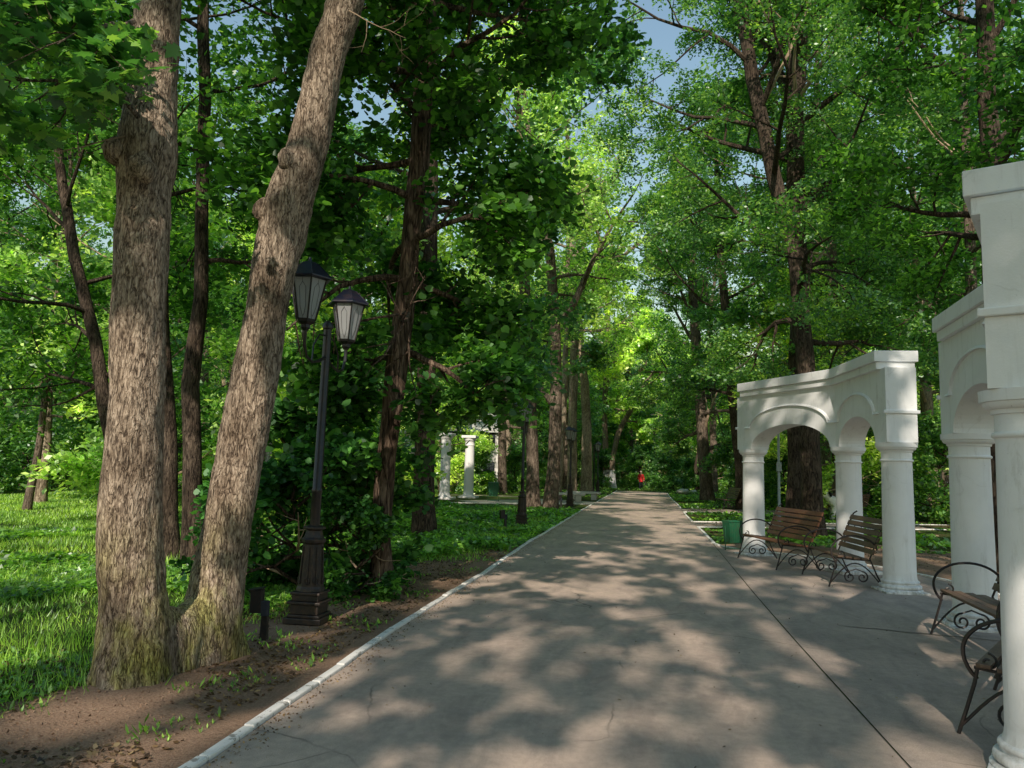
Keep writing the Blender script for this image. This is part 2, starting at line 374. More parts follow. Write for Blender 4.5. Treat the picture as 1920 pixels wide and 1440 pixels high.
def gz(x, y):
    z = -.012; dxy = max(0, -x-4.2)
    if dxy > 0: z += .10*min(dxy/6, 1)*noise.noise(Vector((x*.15, y*.15, 0)))
    if x > 10: z += min((x-10)*.035, 1.1)
    if y > 66: z += min((y-66)*.006, .5)
    return z
o = gm.build('ground', M['ground'], smooth=True); o['kind'] = 'structure'
kx = lambda y: float(np.interp(y, [-12, 4, 5, 6, 7.7, 9.6, 11.5, 16.7, 22, 32, 66], [-2.3, -2.31, -2.34, -2.35, -2.43, -2.43, -2.42, -2.54, -2.55, -2.6, -2.5]))+.008*math.sin(y*1.7)      # left edge of the path
rx = lambda y: 1.46+.03*math.sin(y*.3+2)
ys = [-12+i*.5 for i in range(int(78/.5)+1)]; ys = [y for y in ys if y <= 66]
pm = MB(); pv = [(kx(y), y, 0) for y in ys]+[(rx(y), y, 0) for y in ys]; n_ = len(ys)
pm.add(pv, [(i, n_+i, n_+i+1, i+1) for i in range(n_-1)]); o = pm.build('path', M['asphalt']); o['kind'] = 'structure'
# plaza edge (kerb line behind the arcades), symmetrical about y=10.8
back = [(1.49, 18.8), (1.62, 18.2), (1.86, 17.7), (2.4, 17.25), (3.0, 16.8), (3.75, 15.9), (4.4, 14.8), (4.75, 13.6), (4.95, 12.2), (5.0, 10.8)]
back = back + [(x, 21.6-y) for x, y in reversed(back[:-1])]
pl = [(rx(y)+.015, y) for y in [2.8, 5, 8, 10.8, 14, 16.5, 18.8]]
o = sheet('plaza', pl+back[1:], -.002, M['asphalt2'])
o = sheet('soil_strip', [(-2.3, -12), (-2.3, 3), (-2.35, 6), (-2.43, 8), (-2.45, 12), (-2.5, 16), (-2.9, 18), (-3.2, 15), (-3.9, 12.5), (-4.2, 10.2), (-4.0, 8.5), (-4.15, 7.2), (-4.05, 6), (-3.9, 5.1), (-4.25, 4.3), (-4.5, 3.4), (-4.4, 1), (-4.6, -12)][::-1], -.004, M['soil'])
o = sheet('soil_strip', [(1.5, 18.4), (3.0, 16.2), (4.4, 14.), (5.0, 10.8), (4.4, 6), (7.5, 5), (8.6, 9), (8.3, 14), (7.6, 18.5), (5.2, 20.6), (2.6, 19.6)], -.005, M['soil'])
o = sheet('side_path', [(1.45, 24.3), (9.2, 27.3), (24, 33), (24, 36), (10.1, 30.1), (1.45, 26.8)], -.003, M['asphalt2'])
o = sheet('side_path', [(1.45, 33.3), (12, 36.5), (12, 39.5), (1.45, 36.6)], -.003, M['asphalt2'])
o = sheet('side_path', [(-2.5, 37.9), (-2.5, 41), (-5.5, 42.5), (-8, 45.5), (-14, 46), (-20, 36), (-18, 30.5), (-10.8, 32.6), (-6, 35.6)], -.003, M['paving'])

def kerb_line(name, pts, wid=.068, h=.022, seg=1.0):
    m = MB(); pts = [Vector((x, y, 0)) for x, y in pts]; out = []
    for a, b in zip(pts, pts[1:]):
        L = (b-a).length; n = max(1, int(round(L/seg)))
        for i in range(n): out.append((a.lerp(b, i/n), a.lerp(b, (i+1)/n)))
    for a, b in out:
        d = (b-a).normalized(); nrm = Vector((-d.y, d.x, 0)); j = nrm*random.uniform(-.006, .006); dz = random.uniform(-.004, .005)
        c = (a+b)/2+j; c.z = h/2-.04+dz
        m.obox(c, d*((b-a).length-.012), nrm*wid, Vector((0, 0, h+.08)))
    o = m.build(name, M['kerb'], bevel=.008); o['kind'] = 'structure'; return o
kerb_line('kerb', [(kx(y)-.04, y) for y in [-12+.5*i for i in range(100)]])
kerb_line('kerb', [(kx(y)-.04, y) for y in range(41, 67)])
kerb_line('kerb', back, .07, .02, .8)
kerb_line('kerb', [(rx(y)+.04, y) for y in (18.8, 20, 21.5, 23, 24.25)])
kerb_line('kerb', [(rx(y)+.04, y) for y in (26.85, 28, 30, 32, 33.3)])
kerb_line('kerb', [(rx(y)+.04, y) for y in range(37, 64, 2)])
kerb_line('kerb', [(1.5, 24.3), (9.2, 27.3), (24, 33)], .09)
kerb_line('kerb', [(1.5, 26.8), (10.1, 30.1), (24, 36)], .09)
kerb_line('kerb', [(1.5, 33.3), (12, 36.5)], .09)
kerb_line('kerb', [(-2.6, 37.9), (-6, 35.6), (-10.8, 32.6), (-18, 30.5)], .12, .05)
# seam between path and plaza, and a long crack across the plaza
sm = MB()
for i in range(60):
    y0 = 2.8+i*.2667; y1 = y0+.2667
    if y1 > 18.8: break
    w0 = .001+.002*random.random()
    sm.add([(rx(y0)-w0, y0, .0025), (rx(y0)+w0, y0, .0025), (rx(y1)+w0, y1, .0025), (rx(y1)-w0, y1, .0025)], [(0, 1, 2, 3)])
a, b = Vector((2.05, 9.1, 0)), Vector((3.6, 8.75, 0)); pr_ = None
for i in range(31):
    t = i/30; p = a.lerp(b, t)+Vector((0, .05*noise.noise(Vector((t*6, 2, 0))), 0)); w0 = .006+.03*math.sin(math.pi*t)*(.6+.5*noise.noise(Vector((t*14, 5, 0))))
    if pr_: sm.add([(pr_[0].x, pr_[0].y-pr_[1], .0028), (p.x, p.y-w0, .0028), (p.x, p.y+w0, .0028), (pr_[0].x, pr_[0].y+pr_[1], .0028)], [(0, 1, 2, 3)])
    pr_ = (p, w0)
o = sm.build('asphalt_crack', M['crack']); o['kind'] = 'structure'

# ------------------------------------------------------------------ arcades
def column_profile():
    P = [(.30, 0), (.30, .035), (.285, .05)]
    for i in range(9):
        a = -math.pi/2+math.pi*i/8; P.append((.262+.022*math.cos(a), .078+.028*math.sin(a)))
    P += [(.248, .11), (.246, .125)]
    for i in range(7):
        a = -math.pi/2+math.pi*i/6; P.append((.243+.015*math.cos(a), .143+.018*math.sin(a)))
    P += [(.236, .165), (.224, .2), (.219, .24)]
    for i in range(9):
        t = i/8; P.append((.219-.014*t, .24+1.60*t))
    for i in range(7):
        a = -math.pi/2+math.pi*i/6; P.append((.207+.018*math.cos(a), 1.868+.018*math.sin(a)))
    P += [(.206, 1.89), (.206, 1.985), (.222, 1.99), (.224, 2.01)]
    for i in range(6):
        a = -math.pi/2+math.pi/2*i/5; P.append((.226+.04*math.cos(a), 2.055+.04*math.sin(a)))
    P += [(.28, 2.06), (.283, 2.125)]
    return P
def wall_panel(m, p, q, e0, e1, span0, span1, mi=0):
    """arched wall from p to q (2-D), half thickness t; arch between s=span0 and span1; e0/e1 extra length at the ends"""
    p = Vector((*p, 0)); q = Vector((*q, 0)); d = (q-p).normalized(); nr = Vector((-d.y, d.x, 0)); L = (q-p).length; t = .215
    zs, za, ztop = 2.127, 2.58, 3.21
    cs = (span0+span1)/2; hw = (span1-span0)/2
    S = [-e0, span0]+[cs-hw*math.cos(math.pi*i/28) for i in range(1, 28)]+[span1, L+e1]
    bot = [zs, zs]+[zs+(za-zs)*math.sin(math.pi*i/28) for i in range(1, 28)]+[zs, zs]
    vs = []
    for s_, zb in zip(S, bot):
        for sd in (-t, t):
            b = p+d*s_+nr*sd; vs += [(b.x, b.y, zb), (b.x, b.y, ztop)]
    fs = []; n = len(S)
    for i in range(n-1):
        a, b = i*4, (i+1)*4
        fs += [(a, b, b+1, a+1), (a+2, a+3, b+3, b+2), (a, a+2, b+2, b), (a+1, b+1, b+3, a+3)]
    fs += [(0, 1, 3, 2), ((n-1)*4, (n-1)*4+2, (n-1)*4+3, (n-1)*4+1)]
    m.add(vs, fs, mi)
def band(m, pts, width, z0, z1):
    """mitred rectangular band over a polyline; width = half width"""
    P = [Vector((*p, 0)) for p in pts]; vs = []
    for i, p in enumerate(P):
        a = (P[i]-P[i-1]).normalized() if i else (P[1]-P[0]).normalized(); b = (P[i+1]-P[i]).normalized() if i < len(P)-1 else a
        t = (a+b).normalized(); nr = Vector((-t.y, t.x, 0)); k = width/max(.3, nr.dot(Vector((-a.y, a.x, 0))))
        q = p.copy()
        if i == 0: q = p-a*(width-.215)
        if i == len(P)-1: q = p+a*(width-.215)
        for sd in (-k, k):
            for z in (z0, z1): vs.append((q.x+nr.x*sd, q.y+nr.y*sd, z))
    fs = [(0, 1, 3, 2)]
    for i in range(len(P)-1):
        a, b = i*4, (i+1)*4; fs += [(a, b, b+1, a+1), (a+2, a+3, b+3, b+2), (a, a+2, b+2, b), (a+1, b+1, b+3, a+3)]
    n = len(P)-1; fs.append((n*4, n*4+2, n*4+3, n*4+1)); m.add(vs, fs)
def archivolt(m, p, q, c0, c1, sgn):
    p = Vector((*p, 0)); q = Vector((*q, 0)); d = (q-p).normalized(); nr = Vector((-d.y, d.x, 0))*sgn; cs = (c0+c1)/2; hw = (c1-c0)/2
    for off, wd, pr in ((0, .03, .035),):
        prof = []
        prof.append((c0-.16, 2.55))
        for i in range(29):
            a = math.pi*i/28; prof.append((cs-(hw-.02)*math.cos(a), 2.55+.38*math.sin(a)))
        prof.append((c1+.16, 2.55))
        vs = []
        for i, (s_, z) in enumerate(prof):
            i0, i1 = max(0, i-1), min(len(prof)-1, i+1); tx, tz = prof[i1][0]-prof[i0][0], prof[i1][1]-prof[i0][1]; L = math.hypot(tx, tz); nx_, nz = -tz/L, tx/L
            for o_ in (0, wd):
                for dpt in (.212, .215+pr*(1 if o_ == 0 else .45)):
                    b = p+d*(s_+nx_*o_)+nr*dpt; vs.append((b.x, b.y, z+nz*o_))
        fs = []
        for i in range(len(prof)-1):
            a, b = i*4, (i+1)*4; fs += [(a, a+1, b+1, b), (a+1, a+3, b+3, b+1), (a+2, b+2, b+3, a+3)]
        fs += [(0, 2, 3, 1), (len(prof)*4-4, len(prof)*4-3, len(prof)*4-1, len(prof)*4-2)]
        m.add(vs, fs)
def arcade(C, label, loc):
    root = empty('arcade', (0, 0, 0), label, 'arcade', 'white arcades around the little plaza')
    (x0, y0), (x1, y1), (x2, y2) = C
    prof = column_profile()
    for i, (x, y) in enumerate(C):
        m = MB(); m.lathe(prof, (0, 0), 48); cobj = m.build('column', M['white'], root, smooth=True); cobj.location = (x, y, 0)
        pb = MB(); pb.box((0, 0, .0), (.60, .60, .05), math.atan2(C[min(i+1, 2)][1]-C[max(i-1, 0)][1], C[min(i+1, 2)][0]-C[max(i-1, 0)][0]))
        if i == 1: pb.box((0, 0, .03), (.74, .74, .06), math.atan2(y2-y0, x2-x0))
        pb.build('plinth', M['white'], cobj, bevel=.01)
    L1 = math.hypot(x1-x0, y1-y0); L2 = math.hypot(x2-x1, y2-y1)
    m = MB(); wall_panel(m, C[0], C[1], .235, .1, .22, L1-.2); wall_panel(m, C[1], C[2], .1, .235, .2, L2-.22)
    m.build('arched_wall', M['white'], root)
    # which side faces the path: smaller x
    for (p, q, L) in ((C[0], C[1], L1), (C[1], C[2], L2)):
        for sgn in (1, -1):
            m = MB(); archivolt(m, p, q, .20, L-.20, sgn); m.build('archivolt', M['white'], root)
    for p, q, s in ((C[0], C[1], 1), (C[2], C[1], 1)):
        m = MB()
        d = (Vector(q)-Vector(p)).normalized(); nr = Vector((-d.y, d.x))
        c = Vector(p)-d*.236; m.obox((c.x, c.y, 2.565), Vector((d.x, d.y, 0))*.05, Vector((nr.x, nr.y, 0))*.5, Vector((0, 0, .05)))
        m.build('impost_moulding', M['white'], root, bevel=.008)
    m = MB(); band(m, C, .275, 3.205, 3.315); m.build('lower_cornice', M['white'], root, bevel=.006)
    m = MB(); band(m, C, .312, 3.317, 3.48); m.build('upper_cornice', M['white'], root, bevel=.008)
    return root
CA = [(2.14, 16.55), (3.42, 14.2), (3.58, 12.1)]
CB = [(2.20, 4.88), (3.42, 7.4), (3.58, 9.5)]
arcade(CA, 'whole white two-arched arcade standing beyond the pair of benches, farther from us', None)
arcade(CB, 'white arcade cut off by the right edge of the photo, nearest to us', None)

# far colonnade across the path, three loose white columns
for i, (px, py, Y) in enumerate([(765, 938, 35.4), (833, 936, 38.), (878, 934, 40.3)]):
    p = at(px, py, Y); p.z = 0
    r = empty('white_column', p, ['bluish white column leftmost of three beyond the linden, partly behind a trunk', 'dazzling sunlit white column, middle of the three on the far paved court', 'white column with dappled shade, rightmost of the three on the far paved court'][i], 'column', 'white columns on the far paved court')
    m = MB(); m.lathe([(x*1.2, z*(1.3 if z < .25 else 1.5)) for x, z in column_profile()], n=24); m.build('shaft', M['white_far'], r, smooth=True)
    m = MB(); m.box((0, 0, .05), (.95, .95, .14)); m.build('plinth', M['white_far'], r, bevel=.02)
    m = MB(); m.box((0, 0, 3.25), (.78, .78, .14)); m.build('cap_block', M['white_far'], r, bevel=.02)

# ------------------------------------------------------------------ benches
def spiral(c, r, turns, sgn, ax, n=22):
    c = Vector(c); return [c+ax*(sgn*math.cos(a)*rr)+Vector((0, 0, math.sin(a)*rr)) for i in range(n+1) for t in [i/n] for a in [math.pi/2-t*turns*2*math.pi] for rr in [r*(1-.78*t)]]
def make_bench(L, wmat, label, group='slatted park benches with black iron scrollwork', iron='iron'):
    """local: length along X centred, front toward -Y (origin on ground under front legs)"""
    root = empty('park_bench', (0, 0, 0), label, 'bench', group)
    yv = Vector((0, 1, 0))
    for k in range(4):                                       # seat slats
        y = .06+k*.115; z = .45-.012*k
        m = MB(); m.box((0, y, z), (L+.04, .085, .028)); m.build('seat_slat', M[wmat], root, bevel=.005)
    for k in range(6):                                       # back slats, reclined
        z = .52+k*.088; y = .50+(z-.45)*.42
        m = MB(); m.obox((0, y, z), Vector((L+.04, 0, 0)), Vector((0, .024, -.010)), Vector((0, .030, .070))); m.build('back_slat', M[wmat], root, bevel=.004)
    for sx in (-1, 1):
        x = sx*(L/2-.04)
        m = MB()
        m.tube([(x, -.10, 0), (x, -.05, .16), (x, .0, .33), (x, .02, .43)], .012, 6)          # front leg rakes forward
        m.tube([(x, .68, 0), (x, .58, .2), (x, .49, .42), (x, .60, .7), (x, .74, 1.02), (x, .80, 1.06)], .012, 6)
        m.tube([(x, .0, .425), (x, .25, .405), (x, .5, .395)], .011, 6)
        m.tube([(x, -.085, .05)]+[(x, -.08+.72*t, .05+.30*math.sin(math.pi*t)) for t in [i/14 for i in range(1, 15)]], .010, 6)
        m.build('leg_frame', M[iron], root, smooth=True)
        m = MB(); arc = []
        for i in range(25):                                  # big hooped arm
            a = math.pi*1.22-(math.pi*1.18)*i/24; arc.append((x, .27+.33*math.cos(a), .52+.20*math.sin(a)*(1.15 if a < math.pi else 1.3)))
        m.tube(arc, .013, 6)
        m.tube(spiral((x, .08, .47), .055, 1.1, 1, yv), .009, 5)
        m.build('arm_hoop', M[iron], root, smooth=True)
        m = MB(); m.tube(spiral((x, .20, .15), .085, 1.35, -1, yv), .011, 5); m.tube(spiral((x, .38, .15), .085, 1.35, 1, yv), .011, 5)
        m.tube([(x, .20, .235), (x, .29, .27), (x, .38, .235)], .009, 5)
        m.build('scroll', M[iron], root, smooth=True)
    m = MB(); m.tube([(-L/2+.04, .27, .40), (0, .27, .40), (L/2-.04, .27, .40)], .010, 5)
    m.tube([(-L/2+.04, .64, .85), (L/2-.04, .64, .85)], .009, 5)
    for k in range(4):
        x = (k-1.5)*L/5; m.tube(spiral((x, .66, .80), .045, 1.1, 1, Vector((1, 0, 0)), 14), .006, 4)
    m.build('rail', M[iron], root, smooth=True)
    return root
def put_bench(b, far, near):
    """front-leg line from the far end to the near end; sitter faces the path"""
    far = Vector((*far, 0)); near = Vector((*near, 0)); c = (far+near)/2; d = near-far
    b.location = c; b.rotation_euler = (0, 0, math.atan2(d.y, d.x)+0)   # local +X toward near, local +Y to the left of it
    return b
b1 = make_bench(1.86, 'wood', 'reddish wooden bench with a sunlit seat end, beside the green bin and first column')
put_bench(b1, (1.82, 15.8), (2.28, 14.0))
b2 = make_bench(1.45, 'wood2', 'brown slatted bench between the middle and near columns of the far arcade')
put_bench(b2, (2.62, 13.6), (2.74, 12.25))
b3 = make_bench(1.86, 'wood2', 'brown slatted bench seen end-on before the wide far column of the near arcade'); put_bench(b3, (3.02, 8.92), (2.91, 7.08))
b4 = copy_tree(b2, (0, 0, 0), 0, 'dark shaded bench mostly hidden behind the nearest big white column'); put_bench(b4, (2.76, 6.72), (2.03, 5.46))
b5 = make_bench(1.6, 'wood2', 'distant ironwork bench in shade before the right-hand tree beside the path', None, 'iron'); put_bench(b5, (3.2, 38.4), (3.5, 36.9))
b6 = make_bench(1.6, 'wood2', 'green iron bench glimpsed behind the wooden bench back and the far arcade column', None, 'iron_green'); b6.location = (7.3, 31.8, 0); b6.rotation_euler = (0, 0, R(200))

# ------------------------------------------------------------------ lamps
def make_lamp(label, group='black double-headed park lamps along the left kerb'):
    root = empty('street_lamp', (0, 0, 0), label, 'lamp post', group)
    m = MB()
    m.box((0, 0, .03), (.39, .39, .06)); m.box((0, 0, .075), (.34, .34, .03)); m.box((0, 0, .14), (.29, .29, .10), 0); m.box((0, 0, .205), (.35, .35, .03)); m.box((0, 0, .25), (.28, .28, .06)); m.box((0, 0, .295), (.31, .31, .03))
    m.build('plinth', M['lamp_base'], root, bevel=.008)
    m = MB(); m.lathe([(.145, .31), (.14, .34), (.13, .36), (.105, .78), (.122, .80), (.126, .83), (.10, .85), (.09, .88), (.08, .92), (.115, .935), (.115, .955), (.07, .97)], n=8, rot=R(22.5)); 
    for k in range(8):
        a = 2*math.pi*k/8; m.tube([(.126*math.cos(a), .126*math.sin(a), .38), (.105*math.cos(a), .105*math.sin(a), .76)], .009, 4)
        m.tube([(.13*math.cos(a)+.03*math.cos(t)*-math.sin(a), .13*math.sin(a)+.03*math.cos(t)*math.cos(a), .42+.03*math.sin(t)) for t in [j*math.pi/4 for j in range(9)]], .006, 4)
    m.build('pedestal', M['lamp_base'], root, bevel=.003)
    m = MB(); m.lathe([(.052, .96), (.050, 1.3), (.055, 1.31), (.055, 1.34), (.048, 1.35), (.042, 3.02), (.055, 3.03), (.058, 3.06), (.045, 3.09), (.02, 3.115)], n=14)
    m.build('pole', M['lamp'], root, smooth=True)
    for sy in (-1, 1):
        m = MB()
        arm = [(0, sy*.03, 2.72), (0, sy*.18, 2.66), (0, sy*.38, 2.62), (0, sy*.53, 2.66), (0, sy*.6, 2.78), (0, sy*.6, 2.93)]
        m.tube(arm, [.018, .016, .014, .014, .018, .022], 8)
        m.tube([(0, sy*.04, 2.95), (0, sy*.22, 2.93), (0, sy*.36, 2.80), (0, sy*.38, 2.62)], .009, 6)
        m.build('arm', M['lamp'], root, smooth=True)
        hd = MB(); c = (0, sy*.6); n = 6
        hd.lathe([(.03, 2.90), (.05, 2.93), (.05, 2.96), (.095, 2.985), (.10, 3.01), (.092, 3.015)], c, 6, 0)
        for k in range(n):
            a = 2*math.pi*k/n
            hd.tube([(c[0]+.097*math.cos(a), c[1]+.097*math.sin(a), 3.0), (c[0]+.185*math.cos(a), c[1]+.185*math.sin(a), 3.41)], .009, 5)
        h = hd.build('lantern', M['lamp'], root)
        g = MB()
        g.lathe([(.09, 3.01), (.178, 3.41)], c, 6, 0); g.f = g.f[:6]; g.mi = g.mi[:6]
        g.build('pane', M['glass'], h)
        tr = MB()
        for k in range(n):                                   # wire tracery on each pane
            a0, a1 = 2*math.pi*k/n, 2*math.pi*(k+1)/n; am = (a0+a1)/2
            def P(u, v):
                r = (.0945+.089*v); q0 = Vector((math.cos(a0), math.sin(a0))); q1 = Vector((math.cos(a1), math.sin(a1))); q = q0.lerp(q1, u)*r
                return (c[0]+q.x, c[1]+q.y, 3.01+.40*v)
            tr.tube([P(.5, .98), P(.5, .88), P(.3, .76), P(.27, .3), P(.38, .12), P(.5, .06), P(.5, .0)], .0022, 3)
            tr.tube([P(.5, .88), P(.7, .76), P(.73, .3), P(.62, .12), P(.5, .06)], .0022, 3)
        tr.build('tracery', M['lamp'], h)
        rf = MB(); rf.lathe([(.185, 3.405), (.235, 3.415), (.235, 3.43), (.17, 3.485), (.075, 3.575), (.055, 3.59), (.02, 3.60), (.012, 3.64)], c, 6, 0)
        for k in range(6):
            a = 2*math.pi*k/6; rf.tube([(c[0]+.236*math.cos(a), c[1]+.236*math.sin(a), 3.432), (c[0]+.17*math.cos(a), c[1]+.17*math.sin(a), 3.49), (c[0]+.075*math.cos(a), c[1]+.075*math.sin(a), 3.58)], .006, 4)
        rf.build('lantern_roof', M['roof_blue'], h, bevel=.003)
    return root
lp = make_lamp('nearest black lamp post with two lanterns, beside the leaning trunk'); lp.location = (-3.4, 7.6, 0); lp.rotation_euler = (R(0), R(.8), R(3))
copy_tree(lp, (-3.55, 22.1, 0), R(2), 'second black lamp post, in front of a pair of grey trunks on the left')
copy_tree(lp, (-3.5, 35.6, 0), R(-3), 'third black lamp post beside the low white stone slabs')
copy_tree(lp, (-3.4, 54., 0), R(5), 'farthest black lamp post, pale lantern near the whitewashed trunks')

# small floodlight boxes on posts
def make_box_light(label):
    r = empty('garden_light', (0, 0, 0), label, 'garden light', 'small black box lights on stakes left of the path')
    m = MB(); m.box((.06, 0, .12), (.09, .08, .30), .2, taper=.8); m.build('stake', M['iron'], r, bevel=.006)
    m = MB(); m.obox((-.04, -.02, .40), Vector((.13, .03, 0)), Vector((-.03, .13, .0)), Vector((.0, .0, .24))); m.obox((-.05, -.02, .528), Vector((.16, .035, .02)), Vector((-.03, .15, 0)), Vector((0, 0, .018))); m.build('housing', M['iron'], r, bevel=.006)
    m = MB(); m.obox((.075, -.035, .33), Vector((.075, .01, 0)), Vector((0, .07, 0)), Vector((0, 0, .16))); m.build('junction_box', M['pole'] if 0 else M['trouser'], r, bevel=.006)
    return r
g0 = make_box_light('black box light on a stake between the leaning trunk and the nearest lamp'); g0.location = (-3.48, 6.73, 0); g0.scale = (.78, .78, .85)
copy_tree(g0, (-3.86, 20.9, 0), .3, 'black box light in the green plants left of the second lamp', scale=(.9, .9, .9))
copy_tree(g0, (-3.85, 34.6, 0), 0, 'black box light just left of the third lamp, under the stone slabs', scale=(.9, .9, .9))
copy_tree(g0, (-3.2, 47.5, 0), 0, 'tiny black box light on bare soil beyond the third lamp', scale=(.9, .9, .9))

# bins
def make_bin(label):
    r = empty('litter_bin', (0, 0, 0), label, 'litter bin')
    m = MB(); vs = []
    for z, k in ((.16, .82), (.62, 1.)):
        for x, y in ((-.19, -.14), (.19, -.14), (.19, .14), (-.19, .14)): vs.append((x*k, y*k, z))
    for z, k in ((.62, .93), (.2, .75)):
        for x, y in ((-.19, -.14), (.19, -.14), (.19, .14), (-.19, .14)): vs.append((x*k, y*k, z))
    fs = [(3, 2, 1, 0)]
    for b_ in (0, 4, 8):
        for i in range(4):
            j = (i+1) % 4; fs.append((b_+i, b_+j, b_+4+j, b_+4+i))
    fs.append((12, 13, 14, 15)); m.add(vs, fs); m.build('bucket', M['bin'], r, bevel=.006)
    m = MB(); m.tube([(-.2, 0, 0), (-.2, 0, .5)], .012, 6); m.tube([(.2, 0, 0), (.2, 0, .5)], .012, 6); m.tube([(-.2, 0, .03), (.2, 0, .03)], .008, 5); m.build('stand', M['bin'], r)
    m = MB(); m.tube([(-.19, -.142, .6), (.19, -.142, .6)], .012, 5); m.tube([(-.19, .142, .6), (.19, .142, .6)], .012, 5)
    for k in range(5): x = -.14+.07*k; m.tube([(x*.84, -.120, .2), (x, -.142, .6)], .007, 4)
    m.build('rim', M['bin'], r)
    return r
bn = make_bin('dark green metal bin at the foot of the far arcade column beside the right kerb'); bn.location = (1.82, 17.35, 0); bn.rotation_euler = (0, 0, .5)
p = at(925, 938, 37.6); copy_tree(bn, (p.x, p.y, 0), .1, 'bright green bin on the far paved court left of the second lamp', scale=(1.35, 1.35, 1.5))

# low stone slabs (two seats) near third lamp
for i, (x, y, a, lb) in enumerate([(-4.1, 39.9, .15, 'front low white stone slab bench behind the third lamp'), (-3.5, 43.2, -.1, 'rear low white stone slab bench past the third lamp')]):
    r = empty('stone_bench', (x, y, 0), lb, 'stone bench', 'low white stone slab benches', a)
    m = MB(); m.box((0, 0, .40), (1.9, .55, .12)); m.build('slab', M['stone'], r, bevel=.02)
    for s_ in (-1, 1): m = MB(); m.box((s_*.6, 0, .17), (.3, .45, .34)); m.build('support', M['stone'], r, bevel=.02)
# steps behind far columns
r = empty('garden_steps', (-12.2, 50, 0), 'flight of weathered steps climbing behind the middle white column', 'steps', None, R(-8))
for k in range(7): m = MB(); m.box((0, k*.32, .09+k*.17), (1.7, .34, .17-.004+.0)); m.build('tread', M['steps'], r, bevel=.015)
# poles
r = empty('light_pole', at(1461, 948, 27), 'slim grey pole seen through the first arch', 'pole'); r.location.z = 0
m = MB(); m.lathe([(.06, 0), (.06, .3), (.045, .32), (.04, 3.2), (.035, 3.6)], n=10); m.build('shaft', M['pole'], r, smooth=True)
m = MB(); m.box((0, -.06, 1.9), (.16, .10, .3)); m.build('switch_box', M['pole'], r, bevel=.01)
pp = at(1483, 915, 40); r = empty('thin_post', (pp.x, pp.y, 0), 'thin dark post right of the slim grey pole', 'post')
m = MB(); m.lathe([(.05, 0), (.05, 2.8), (.02, 2.85)], n=8); m.build('shaft', M['lamp'], r); m = MB(); m.tube([(-.0, 0, 2.6), (.35, 0, 2.7)], .02, 5); m.build('arm', M['lamp'], r)
pp = at(1113, 918, 60); r = empty('thin_post', (pp.x, pp.y, 0), 'thin black post with a crossarm left of the farthest lamp', 'post')
m = MB(); m.lathe([(.06, 0), (.06, 3.6), (.02, 3.65)], n=8); m.build('shaft', M['lamp'], r); m = MB(); m.tube([(0, 0, 2.7), (1.0, 0, 2.7)], .03, 5); m.build('crossarm', M['lamp'], r)
# pale boulder ring by the end of the path
for i, (px, py, Y, s_) in enumerate([(1281, 916, 62, .5), (1300, 915, 66, .35)]):
    p = at(px, py, Y); bpy_m = MB(); n = 14; prof = [(s_*math.sin(math.pi*k/8), s_*.62*(1-math.cos(math.pi*k/8))/1.3) for k in range(1, 8)]
    bpy_m.lathe(prof, n=n); o = bpy_m.build('boulder', M['stone'], smooth=True)
    for v in o.data.vertices: v.co *= 1+.25*noise.noise(v.co*3+Vector((i*7, 0, 0)))
    o.location = (p.x, p.y, gz(p.x, p.y)-.05); tag(o, ['larger pale boulder in the grass right of the path end', 'smaller pale boulder behind the larger one by the path end'][i], 'boulder')
# bust statue
p = at(1220, 905, 92)
r = empty('bust_statue', (p.x, p.y, gz(p.x, 92)), 'pale stone bust on a tall pedestal beyond the end of the path', 'statue')
m = MB(); m.box((0, 0, .1), (.9, .8, .3)); m.box((0, 0, .95), (.7, .6, 1.5), taper=.9); m.box((0, 0, 1.73), (.75, .66, .1)); m.build('pedestal', M['stone'], r, bevel=.03)
m = MB(); m.lathe([(.2, 1.77), (.34, 1.95), (.40, 2.12), (.3, 2.24), (.13, 2.3), (.12, 2.38), (.19, 2.46), (.21, 2.6), (.17, 2.74), (.08, 2.8)], n=16); o = m.build('bust', M['stone'], r, smooth=True); 
m = MB(); m.lathe([(.03, 0), (.045, .03), (.02, .1)], (0, -.2), 8); o = m.build('nose', M['stone'], r, smooth=True); o.location = (0, 0, 2.5)

# ------------------------------------------------------------------ person
def skinfig(name, pts, edges, rad, mat, parent, sub=2):
    me = bpy.data.meshes.new(name); me.from_pydata(pts, edges, []); me.materials.append(mat)
    o = bpy.data.objects.new(name, me); col.objects.link(o); o.parent = parent
    sk = o.modifiers.new('skin', 'SKIN'); ss = o.modifiers.new('sub', 'SUBSURF'); ss.levels = sub; ss.render_levels = sub
    for i, rr in enumerate(rad): me.skin_vertices[0].data[i].radius = (rr, rr) if isinstance(rr, (int, float)) else rr
    me.skin_vertices[0].data[0].use_root = True
    sk.use_smooth_shade = True; return o
r = empty('person', (-.6, 72, 0), 'person in a red jacket and dark trousers walking at the far path end', 'person')
PT = [(0, 0, .92), (0, 0, 1.12), (0, 0, 1.36), (0, 0, 1.46), (0, -.01, 1.56), (0, -.01, 1.68),
      (-.18, 0, 1.38), (-.25, .04, 1.12), (-.24, -.06, .9), (-.24, -.10, .80), (.18, 0, 1.38), (.26, 0, 1.12), (.27, -.08, .88), (.27, -.11, .78),
      (-.09, 0, .86), (-.10, -.12, .48), (-.10, -.10, .08), (-.10, -.22, .04), (.09, 0, .86), (.10, .06, .47), (.11, .24, .12), (.11, .14, .04)]
EG = [(0, 1), (1, 2), (2, 3), (3, 4), (4, 5), (2, 6), (6, 7), (7, 8), (8, 9), (2, 10), (10, 11), (11, 12), (12, 13), (0, 14), (14, 15), (15, 16), (16, 17), (0, 18), (18, 19), (19, 20), (20, 21)]
